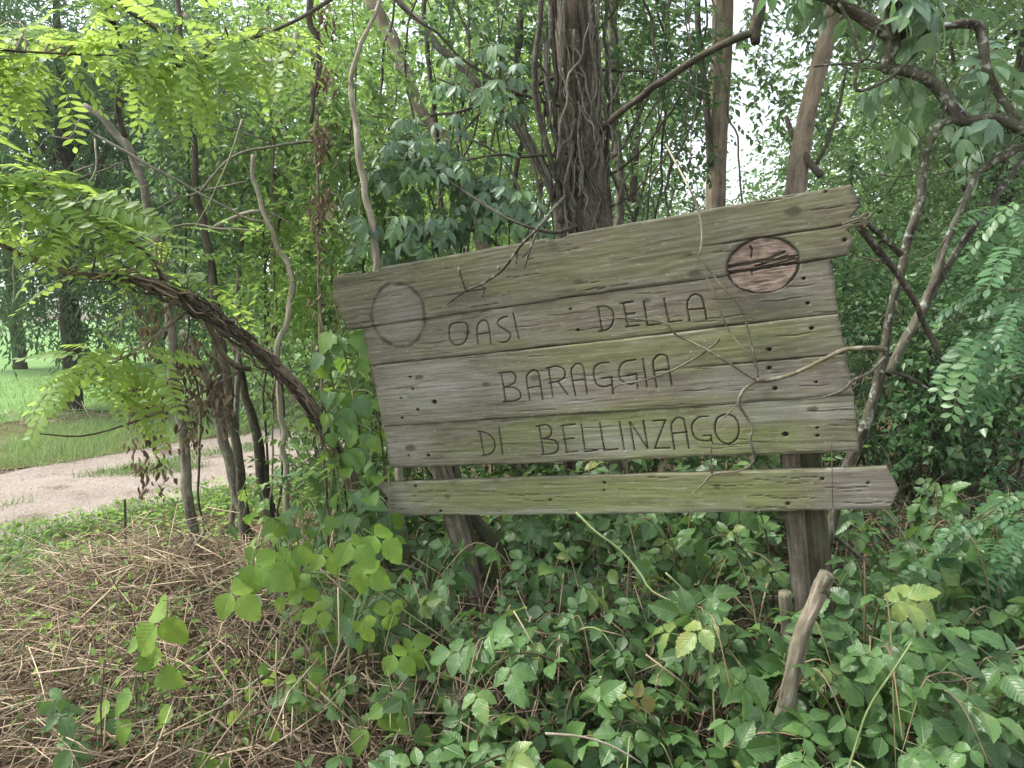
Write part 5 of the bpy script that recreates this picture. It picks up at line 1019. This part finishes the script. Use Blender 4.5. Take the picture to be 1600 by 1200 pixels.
# ================================================================== UNDERGROWTH
rng = np.random.default_rng(99)
def signdepth(x):   # world y of the sign face at world x
    return ORI[1] + (x - ORI[0]) * SU[1] / SU[0]
low_all = Acc()
def bramble(x, y, hmax, ncane, nleaf, size, label, group, meshes, m_cane, out=(0, -1), reach=.6, low=60, lowm='bramble', name='bramble', cat='bramble', lowtm=BRLOW):
    z0 = gzf(x, y); t = thing(name, label, cat, (x, y, z0), group); A = Acc(); PS, DS, NS, SZ = [], [], [], []
    for c in range(ncane):
        A = Acc()
        az = rng.uniform(0, 2 * math.pi); o = np.array([math.cos(az), math.sin(az), 0]) * .8 + np.array([out[0], out[1], 0]) * .55
        R_ = reach * rng.uniform(.5, 1.2); h = hmax * rng.uniform(.6, 1.0)
        p = [np.array([x, y, z0 - .02]), np.array([x, y, z0]) + o * R_ * .22 + [0, 0, h * .7], np.array([x, y, z0]) + o * R_ * .62 + [0, 0, h], np.array([x, y, z0]) + o * R_ + [0, 0, h * rng.uniform(.55, .85)]]
        pts, rad = smooth_path(p, [.0045, .004, .003, .0014], 26); tube(A, pts, rad, 5, None, .05, c, rng.uniform(.2, .8)); A.obj('cane', m_cane, t); tg = unit(np.gradient(pts, axis=0))
        for k in range(nleaf):
            s = .28 + .72 * (k + rng.uniform(.1, .9)) / nleaf; j = min(25, int(s * 25)); sd = unit(np.cross(tg[j], [0, 0, 1.0])) * (1 if k % 2 else -1)
            d = tg[j] * rng.uniform(.2, .8) + sd * rng.uniform(.5, 1.1) + rng.normal(0, .3, 3); d[2] += rng.uniform(-.35, .25)
            qx, qy = proj(pts[j])
            if (pts[j] - ORI) @ SN > -.05 and 540 < qx < 1420 and qy < 840: continue        # nothing grows across the boards
            PS.append(pts[j]); DS.append(d); NS.append(np.array([0, -.55, .85]) + rng.normal(0, .33, 3)); SZ.append(size * rng.uniform(.5, 1.25))
    leaf_objs(t, meshes, np.array(PS), np.array(DS), np.array(NS), SZ, rng)
    if low:
        L = Acc(); pp = np.array([x, y, z0]) + rng.normal(0, 1, (low, 3)) * [reach * .42, reach * .35, 0]; pp[:, 2] = gz(pp[:, 0], pp[:, 1]) + rng.uniform(.04, max(.1, hmax * .72), low)
        d = rng.normal(0, 1, (low, 3)) * [1, 1, .35]; bake(L, lowtm, pp, frames(d, np.array([0, -.45, .9]) + rng.normal(0, .4, (low, 3))), size * rng.uniform(.55, 1.0, low), np.clip(rng.normal(.35, .2, low), 0, 1))
        o = L.obj('lower_leaves', M[lowm], t); o['kind'] = 'stuff'
    return t
# in front of and below the sign
FR = 'brambles in the thicket under the sign'
k = 0
for (x, y, h) in [(-.30, 2.95, .52), (-.05, 2.70, .50), (.12, 3.05, .58), (.30, 2.62, .45), (.45, 2.95, .60), (.62, 2.70, .55), (.80, 2.45, .52), (.95, 2.75, .60), (1.12, 2.35, .55), (1.25, 2.62, .66), (1.40, 2.30, .58), (1.55, 2.70, .70), (1.70, 2.40, .62), (.15, 2.45, .32), (-.15, 2.42, .28), (.55, 2.35, .36), (1.0, 2.15, .40), (1.45, 2.05, .42), (1.85, 2.8, .72), (.75, 2.2, .30)]:
    bramble(x, y, h * (1.25 if y > 2.55 else 1.05), 4, 7, .145, 'bramble with serrated three-part leaves in the thicket under the sign', FR, BRMM, M['stem_red'], reach=.5, low=34)
for (x, y, h) in [(-.55, 3.75, .72), (-.1, 3.75, .82), (.35, 3.65, .90), (.8, 3.5, .92), (1.2, 3.35, .92), (.1, 4.1, .95), (.6, 4.0, 1.0), (1.1, 3.8, 1.0), (1.75, 3.35, .80), (2.2, 3.2, .75), (2.1, 3.7, .85), (2.5, 4.0, .8), (2.1, 2.55, .6), (2.75, 3.4, .7)]:
    bramble(x, y, h, 4, 7, .15, 'bramble growing in the shade behind and beside the sign\'s posts', 'brambles behind the sign', BRMM, M['stem_red'], reach=.6, low=55)
# broad-leaved climbers between arching stem and left post
for (x, y, h, br) in [(-.72, 3.2, .72, 0), (-.95, 3.45, .82, 1), (-.55, 3.05, .60, 0), (-.80, 2.85, .45, 1), (-.45, 2.72, .42, 0), (-1.15, 3.75, .80, 1), (-1.0, 4.1, 1.0, 0), (-.62, 3.75, .9, 1), (-.40, 3.40, .70, 0)]:
    bramble(x, y, h, 5, 7, .088, 'climber with broad soft leaves scrambling beside the sign\'s left post', 'broad-leaved climbers by the left post', VINM if not br else VINM + VINB, M['stem_green'], reach=.42, low=16, lowm='vine', name='climber', cat='climber', lowtm=T_HEART)
# climber reaching up the sign's left end
cl = thing('climber', 'climber covering the sign\'s left end with grey-green and bright leaves', 'climber', (*P(545, 800, 3.75)[:2], 0)); ca = []
for i, l in enumerate([[(520, 455), (540, 560), (560, 660), (575, 760), (570, 860)], [(500, 490), (520, 600), (545, 720), (560, 860)], [(575, 520), (585, 620), (600, 720), (600, 830)], [(480, 640), (520, 720), (560, 800), (575, 900)]]):
    _, pts = part('stem', cl, l, 3.62 + .05 * i, (2.5, 4), M['stem_red'], True, sides=5, seed=600 + i); ca.append(dense(pts, 24)[:20])
ca = np.vstack(ca)
spray(cl, VINM, rng, 22, (540, 620), (55, 150), (3.5, 3.9), ca, .125, 4, M['stem_green'], droop=.4, tocam=.7, lead=.25)
spray(cl, VINB, rng, 4, (520, 620), (60, 130), (3.55, 4.0), ca, .125, 3, M['stem_green'], droop=.4, tocam=.5, lead=.25)
spray(cl, VINM, rng, 9, (590, 790), (40, 70), (3.35, 3.6), ca, .12, 4, M['stem_green'], droop=.4, tocam=.7, lead=.25)
# long runner with large translucent leaves over the dry stems
rn = thing('runner_vine', 'runner with large translucent yellow-green leaves over the dry stems', 'vine', (*G(560, 1010)[:2], 0))
rpx = [(255, 938), (320, 925), (385, 893), (470, 894), (560, 905), (640, 960)]
_, rp = part('stem', rn, rpx, (2.55, 2.75), (2.5, 3), M['stem_green'], True, sides=5, seed=620)
LV = [(283, 938, 84, -1), (345, 915, 60, 1), (378, 872, 74, 1), (455, 842, 60, -1), (492, 858, 46, 1), (530, 838, 56, 1), (568, 826, 60, 1), (440, 872, 40, -1), (498, 905, 48, -1), (552, 888, 50, 1), (600, 872, 56, -1), (640, 985, 48, 0), (600, 1015, 46, 1), (520, 950, 40, -1), (560, 960, 38, 1), (610, 930, 44, 0)]
pp = np.array([P(x, y, 2.65 + .1 * rng.uniform(-1, 1)) for x, y, s, q in LV]); dd = np.array([[q * .7 + rng.normal(0, .3), -.35, -.5 + rng.normal(0, .3)] for x, y, s, q in LV])
leaf_objs(rn, [tmesh('leaf', t_, M['vine_bright']) for t_ in KUD], pp, dd, np.array([0, -.75, .6]) + rng.normal(0, .22, (len(pp), 3)), [s / F * 2.65 * 1.25 for x, y, s, q in LV], rng)
rd_ = dense(rp, 60)
for p in pp:
    PT = Acc(); e = rd_[np.argmin(np.linalg.norm(rd_ - p, axis=1))]; tube(PT, *smooth_path([e, (e + p) / 2 + [0, 0, .01], p], [.0013] * 3, 6), 4); PT.obj('leaf_stalk', M['stem_green'], rn)
# small seedlings with a few leaves in the dry stems
for i, (px, py, ls) in enumerate([((215, 245)[0], 1130, [(212, 1010, 34), (232, 1000, 32), (208, 1022, 34), (238, 1042, 46), (262, 1022, 30)]), (95, 1175, [(90, 1098, 48), (115, 1080, 40), (135, 1140, 50), (120, 1165, 44), (160, 1110, 34)]), (200, 1170, [(190, 1100, 44), (225, 1075, 46), (205, 1110, 40), (285, 1100, 40)]), (585, 1180, [(580, 1105, 46), (575, 1125, 40), (590, 1090, 30)]), (330, 1180, [(320, 1170, 36), (335, 1165, 34), (345, 1175, 26)])]):
    b = G(px, py); t = thing('seedling', ['seedling with five pale green leaves in the dry stems', 'seedling with dark grey-green leaves in the dead undergrowth', 'seedling with one large bright drooping leaf', 'seedling with upright yellow-green leaves', 'tiny bright green seedling in the leaf litter'][i], 'seedling', b)
    ps = np.array([P(x, y, min(np.linalg.norm(b[:2]) * .97, 2.75)) for x, y, s in ls]); A = Acc()
    for p in ps: tube(A, *smooth_path([b, b * .45 + p * .55 + [0, 0, .03], p], [.0025, .002, .001], 8), 4)
    A.obj('stem', M['stem_green'], t)
    leaf_objs(t, [(VINB, BRMM, VINB, VINB, VINB)[i][0]], ps, np.array([[rng.normal(0, .7), -.5, -.3] for p in ps]), np.array([0, -.7, .7]) + rng.normal(0, .2, (len(ps), 3)), [s / F * 2.7 * 1.3 for x, y, s in ls], rng)
# shaded locust sprays entering from the right
rl = thing('shaded_locust', 'young locust with blue-green pinnate leaves at the foot of the bank', 'tree', (2.35, 3.2, gzf(2.35, 3.2)))
_, rp1 = part('trunk', rl, [(1690, 380), (1680, 560), (1690, 760), (1700, 950)], 3.1, (8, 10, 12, 14), M['bark_grey'], True, sides=8, seed=640)
ra = dense(rp1, 40)[:30]
for cpx, spx, n in (((1560, 560), (70, 60), 7), ((1570, 430), (60, 70), 5), ((1560, 840), (70, 60), 10), ((1560, 1010), (80, 60), 7), ((1590, 330), (50, 60), 4)):
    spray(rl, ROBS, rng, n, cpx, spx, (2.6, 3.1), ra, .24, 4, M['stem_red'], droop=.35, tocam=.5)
# long bare canes and twigs in front
for i, (lb, l, d, w_, mm) in enumerate([('long pale green cane slanting up from the brambles', [(1425, 1003), (1397, 1046), (1356, 1110), (1326, 1200)], 2.1, (2.5, 4), 'stem_green'), ('pale bramble cane trailing down from the lower plank', [(900, 800), (930, 830), (969, 859), (1000, 895), (1017, 922), (1062, 946)], (2.8, 2.6), (4, 3), 'stem_green'), ('pale arching cane dropping to the brambles beside the right post', [(1040, 895), (1070, 925), (1096, 975), (1112, 1030), (1116, 1110)], 2.5, 3.5, 'stem_green'),
                                        ('tan bare cane lying across the lowest brambles', [(852, 1146), (909, 1151), (957, 1166), (1002, 1192)], 2.15, (4, 3), 'bark_pale'), ('thin bare twig curving over the leaves at the bank\'s foot', [(1410, 1060), (1440, 1064), (1487, 1065), (1562, 1050), (1640, 1030)], 2.5, (2, 4), 'bark_grey'), ('bare twig rising towards the shaded locust', [(1484, 1050), (1540, 1032), (1596, 1012), (1660, 990)], 2.45, (2.5, 5), 'bark_grey'),
                                        ('thin dry stick lying diagonally over the dry stems', [(349, 1102), (400, 1065), (446, 1027)], 3.0, (6, 5), 'bark_pale'), ('short dark log lying in the dry stems', [(195, 1140), (230, 1128), (272, 1112)], 3.0, (13, 15, 12), 'bark_grey'), ('forked dead branch poking up from the dry stems', [(259, 915), (270, 900), (300, 859), (319, 832)], 4.1, (11, 9, 8, 6), 'bark_grey'), ('dark thin upright dead stalk at the track\'s edge', [(195, 780), (196, 830), (197, 880)], 4.5, 4, 'bark_dark')]):
    stem('stick' if i > 5 else 'cane', lb, 'stick' if i > 5 else 'cane', l, d, w_, M[mm], i in (0, 2), sides=7, rough=.15, seed=650 + i, step=.03)
# leaning stub of a sawn log beside the right post
st = thing('log_stub', 'bleached sawn log stub leaning against the right post', 'log', (*P(1217, 1125, 2.42)[:2], 0))
part('log', st, [(1293, 896), (1284, 915), (1272, 945), (1255, 985), (1243, 1030), (1232, 1085), (1222, 1125)], (2.33, 2.42), (23, 25, 24, 22, 25, 26, 27), M['post'], True, sides=28, rough=.26, seed=670, step=.008, ridge=.09)
part('knot', st, [(1282, 920), (1290, 924), (1295, 928)], 2.335, (15, 13, 9), M['post_dark'], sides=12, rough=.15, seed=671, step=.01)

# ---- dry stems, leaf litter, ground herbs
def drystems(name, label, n, f_xy, hmax, L, seed, r=.0028, flat=.35):
    r2 = np.random.default_rng(seed); A = Acc()
    xy = f_xy(r2, n)
    for i in range(n):
        x, y = xy[i]; l = L * r2.uniform(.4, 1.4); az = r2.uniform(0, 2 * math.pi); el = r2.normal(.10, flat)
        d = np.array([math.cos(az) * math.cos(el), math.sin(az) * math.cos(el), math.sin(el)]); c = np.array([x, y, gzf(x, y) + abs(r2.normal(0, .5)) * hmax + .01]) if i % 7 else np.array([x, y, gzf(x, y) + hmax * 1.2 * r2.uniform()])
        q = np.stack([c - d * l * .5, c + rdirs(r2, 1)[0] * l * .08, c + d * l * .5 + [0, 0, -l * .08]]); q[:, 2] = np.maximum(q[:, 2], gz(q[:, 0], q[:, 1]) + .004)
        rr_ = r * r2.uniform(.4, 1.5); tube(A, q, [rr_, rr_, rr_ * .5], 3, None, 0, i % 50, float(np.clip(r2.normal(.5, .28), 0, 1)))
    tag(A.obj(name, M['straw']), label, 'dry stems', kind='stuff')
def pile(r2, n):
    a = np.stack([r2.normal(-1.75, .55, n), r2.normal(3.75, .45, n)], 1); return a
drystems('dry_stems', 'tangled heap of dry brown stems left of the sign', 4200, pile, .22, .40, 1, r=.0021)
drystems('dry_stems', 'flattened dry stems over the ground before the sign', 3600, lambda r2, n: np.stack([r2.uniform(-2.6, .4, n), r2.uniform(2.5, 4.6, n)], 1), .10, .28, 2, r=.0019)
drystems('dry_stems', 'dry stalks standing among the brambles under the sign', 2600, lambda r2, n: np.stack([r2.normal(-.2, .75, n), r2.uniform(2.5, 3.9, n)], 1), .34, .34, 3, flat=1.1)
drystems('dry_stems', 'brown dead stalks on the bank at the right', 2600, lambda r2, n: np.stack([r2.uniform(2.0, 4.4, n), r2.uniform(4.2, 6.4, n)], 1), .32, .45, 4, flat=.8)
drystems('dry_stems', 'pale dry stalks between the verge grass and the meadow', 900, lambda r2, n: (lambda a: a[np.arange(n) % len(a)])(strip_pts(r2, n, 3.4, 4.8, -5, 8, .3, 1.5, 44)), .16, .4, 6, r=.004, flat=.8)
def litter(name, label, n, fx_, m, sz, seed, tm=T_LEAF, up=.25, zr=.03, base=.5):
    r2 = np.random.default_rng(seed); xy = fx_(r2, n); n = len(xy); p = np.stack([xy[:, 0], xy[:, 1], gz(xy[:, 0], xy[:, 1]) + r2.uniform(.004, zr, n)], 1)
    A = Acc(); bake(A, tm, p, frames(rdirs(r2, n) * [1, 1, up], np.array([0, 0, 1.0]) + r2.normal(0, .35, (n, 3))), sz * r2.uniform(.5, 1.3, n), np.clip(r2.normal(base, .25, n), 0, 1)); tag(A.obj(name, M[m]), label, 'ground cover', kind='stuff')
litter('leaf_litter', 'dead brown leaves lying over the ground', 9000, lambda r2, n: np.stack([r2.uniform(-3.2, 3.5, n), r2.uniform(2.2, 6.0, n)], 1), 'dead_leaf', .05, 1)
def near_edge(r2, n):
    xy = strip_pts(r2, n, -2.6, -1.25, -3, 6, .35, 1.6, 31); return xy
litter('ground_herbs', 'low light green herbs along the near edge of the track', 5000, near_edge, 'sunny', .055, 2, up=.5, zr=.11, base=.55)
litter('ground_herbs', 'small green weeds sprouting through the dry stems', 3200, lambda r2, n: (lambda a: a[vnoise(a[:, 0] * 2.2, a[:, 1] * 2.2, None, 15) > .52])(np.stack([r2.uniform(-3.2, -.3, n * 2), r2.uniform(2.6, 5.2, n * 2)], 1))[:n], 'thicket', .04, 3, up=.6, zr=.16)
litter('ground_herbs', 'ivy creeping over the bank at the right', 5200, lambda r2, n: (lambda a: a[vnoise(a[:, 0] * 1.8, a[:, 1] * 1.8, None, 25) > .45])(np.stack([r2.uniform(1.7, 5.0, n * 2), r2.uniform(3.6, 7.0, n * 2)], 1))[:n], 'ivy', .055, 4, T_IVY, .5, .35)
litter('ground_herbs', 'small leaves carpeting the shade behind the sign', 5200, lambda r2, n: np.stack([r2.uniform(-1.4, 2.6, n), r2.uniform(3.4, 7.2, n)], 1), 'thicket', .055, 5, T_LEAF, .5, .35)

litter('withered_leaves', 'withered brown leaves hanging among the bramble stems', 2600, lambda r2, n: np.stack([r2.uniform(-1.0, 2.2, n), r2.uniform(2.4, 3.8, n)], 1), 'dead_leaf', .045, 6, T_LANCE, 1.6, .42, .45)
litter('ground_herbs', 'green weeds spreading over the edge of the dry heap', 2600, lambda r2, n: (lambda a: a[vnoise(a[:, 0] * 1.5, a[:, 1] * 1.5, None, 18) > .55])(np.stack([r2.uniform(-3.6, -.9, n * 3), r2.uniform(4.0, 5.6, n * 3)], 1))[:n], 'thicket', .05, 7, T_LEAF, .6, .16, .7)

for i, (x, y, h) in enumerate([(-.1, 2.5, .34), (.4, 2.42, .4), (.9, 2.3, .42), (1.35, 2.2, .5), (1.75, 2.2, .5), (1.2, 2.9, .72), (2.0, 2.4, .6), (.1, 2.8, .5)]):
    bramble(x, y, h, 3, 8, .065, 'weedy plant with small light green leaves among the brambles', 'small-leaved weeds among the brambles', [tmesh('leaf', HRT[i % 2], M['thicket'])], M['stem_green'], reach=.35, low=25, lowm='thicket', name='weed', cat='weed', lowtm=T_LEAF)
litter('ground_herbs', 'bright small shoots in the dry heap', 1500, lambda r2, n: (lambda a: a[vnoise(a[:, 0] * 3.2, a[:, 1] * 3.2, None, 19) > .58])(np.stack([r2.uniform(-2.8, -.6, n * 3), r2.uniform(2.7, 4.4, n * 3)], 1))[:n], 'sunny', .04, 8, T_LEAF, .8, .30, .6)
HAZE = 0.0012

# ================================================================== damp summer air
hz = Acc(); x0, x1, y0, y1, z0, z1 = -130, 130, -20, 125, -1.2, 22
hv = [(x, y, z) for x in (x0, x1) for y in (y0, y1) for z in (z0, z1)]
hz.add(hv, {4: [(0, 1, 3, 2), (4, 6, 7, 5), (0, 4, 5, 1), (2, 3, 7, 6), (0, 2, 6, 4), (1, 5, 7, 3)]})
hm, hn, ho = mat('haze'); pv = hn.nodes.new('ShaderNodeVolumePrincipled'); pv.inputs['Color'].default_value = (.92, .95, .95, 1); pv.inputs['Density'].default_value = HAZE; pv.inputs['Anisotropy'].default_value = .3
hn.links.new(pv.outputs[0], ho.inputs['Volume'])
tag(hz.obj('haze', hm, smooth=False), 'thin damp summer haze between the trees', 'haze', kind='stuff')
